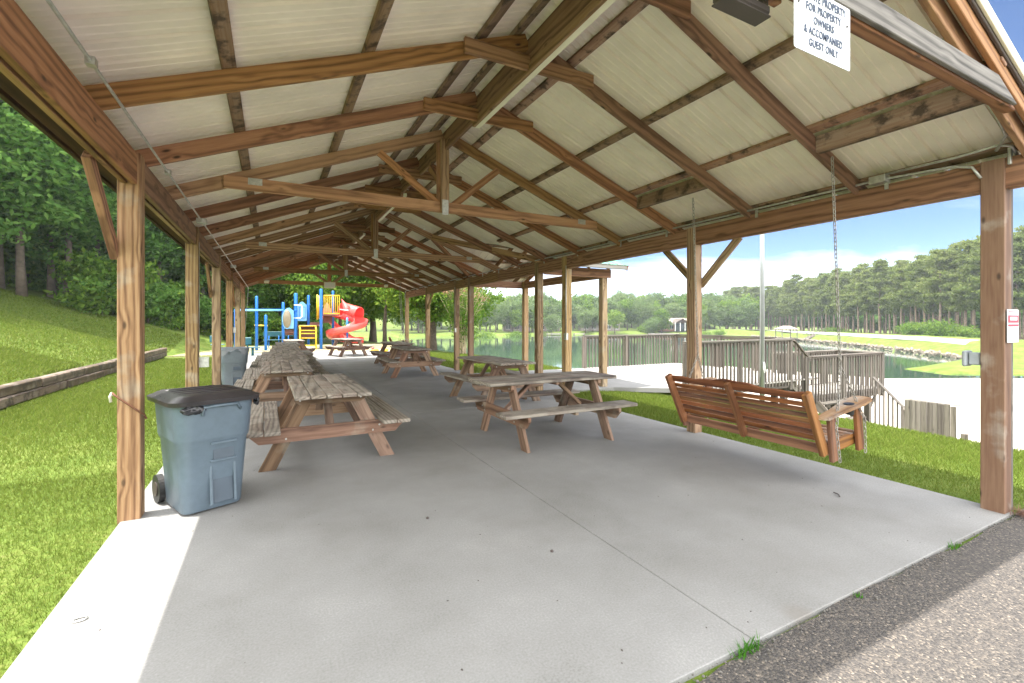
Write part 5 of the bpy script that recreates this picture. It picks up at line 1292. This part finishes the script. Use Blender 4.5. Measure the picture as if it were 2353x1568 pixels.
# ------------------------------------------------------------------ grass blades near the camera, weeds at the slab edge
def blades(name, regions, label, hgt=.032, wid=.0055):
    Vs = []; 
    for (x0, x1, y0, y1, n) in regions:
        P = np.column_stack([rng.uniform(x0, x1, n), rng.uniform(y0, y1, n)])
        keep = ~((P[:, 0] > -1.03) & (P[:, 0] < 5.21) & (P[:, 1] > 1.38)) & ~((P[:, 0] > 5.1) & (P[:, 0] < 9.0) & (P[:, 1] > 8.3-.7*np.clip((P[:, 0]-7)/1.1, 0, 1)) & (P[:, 1] < 12.5)) & ~((P[:, 1] < 1.42) & (P[:, 0] > -1.02)) & ~((abs(P[:, 0]+4.22) < .13))
        P = P[keep]; Vs.append(P)
    P = np.concatenate(Vs); z = height(P); m = len(P); dist = np.hypot(P[:, 0], P[:, 1]); sc_ = (.7+.7*rng.random(m))*np.clip(dist/5, .9, 3.2)**.6
    a = rng.uniform(0, 6.28, m); ln_ = rng.normal(size=(m, 2))*.6*hgt*sc_[:, None]
    wx = np.cos(a)*wid*sc_*np.clip(dist/7, .8, 3); wy = np.sin(a)*wid*sc_*np.clip(dist/7, .8, 3)
    V = np.stack([np.column_stack([P[:, 0]-wx/2, P[:, 1]-wy/2, z-.005]), np.column_stack([P[:, 0]+wx/2, P[:, 1]+wy/2, z-.005]), np.column_stack([P[:, 0]+ln_[:, 0], P[:, 1]+ln_[:, 1], z+hgt*sc_])], 1).reshape(-1, 3)
    return tag(link(name, np_mesh(name, V, np.arange(len(V)).reshape(-1, 3)), M_BLADE), label, 'grass', kind='stuff')
blades('grass', [(-4.2, -1.0, 1.2, 6, 95000), (-4.2, -1.0, 6, 14, 60000), (-9, -4.1, 5, 16, 70000), (-14, -4.1, 14, 32, 70000), (-4.2, -1.0, 14, 24, 25000), (5.2, 9.6, 1.2, 8.2, 110000), (5.2, 10, 12.5, 26, 40000), (9.5, 12, 0, 8, 15000)], 'short mown grass blades round the slab')
for i, (x, y, s, lb) in enumerate(((1.93, 1.37, 1.3, 'tuft of green weed at the asphalt edge nearest the camera'), (4.05, 1.37, .6, 'small weed at the asphalt edge near the right front post'), (2.85, 1.37, .35, 'tiny weed in the middle of the asphalt edge'))):
    n_ = int(60*s); a = rng.uniform(0, 6.28, n_); b0 = np.column_stack([rng.normal(size=n_)*.045*s, rng.normal(size=n_)*.012, np.zeros(n_)]); e = b0+np.column_stack([np.cos(a)*.035*s, np.sin(a)*.03*s, rng.uniform(.02, .06, n_)*s**.5]); wv = np.column_stack([np.sin(a), -np.cos(a), 0*a])*.003
    V = np.stack([b0-wv, b0+wv, e], 1).reshape(-1, 3); o = link('weed', np_mesh('weed', V, np.arange(len(V)).reshape(-1, 3)), M_TUFT); o.location = (x, y, -.01); tag(o, lb, 'weed')
n_ = 160; a = rng.uniform(0, 6.28, n_); b0 = np.column_stack([rng.normal(size=n_)*.06, rng.normal(size=n_)*.03, .003+0*a]); e = b0+np.column_stack([np.cos(a)*.14, np.sin(a)*.12, rng.uniform(.0, .06, n_)]); wv = np.column_stack([np.sin(a), -np.cos(a), 0*a])*.0018
V = np.stack([b0-wv, b0+wv, e], 1).reshape(-1, 3); o = link('pine_straw', np_mesh('pine_straw', V, np.arange(len(V)).reshape(-1, 3)), plain('straw_brown', (.16, .08, .05), .9)); o.location = (5.22, 1.36, .0); tag(o, 'loose heap of brown pine straw at the foot of the right front post', 'pine straw', kind='stuff')

# ------------------------------------------------------------------ air over the lake
bm = bmesh.new(); box_bm(bm, (90, 110, 14), (420, 360, 40))
hm = bpy.data.materials.new('haze'); hm.use_nodes = True; N = hm.node_tree.nodes; N.remove(N['Principled BSDF'])
vp = N.new('ShaderNodeVolumePrincipled'); vp.inputs['Color'].default_value = (.86, .92, 1, 1); vp.inputs['Density'].default_value = .00045; vp.inputs['Anisotropy'].default_value = .2
hm.node_tree.links.new(vp.outputs[0], N['Material Output'].inputs['Volume'])
tag(bm_obj('haze', bm, hm), 'thin summer haze over the lake', 'haze', kind='stuff')
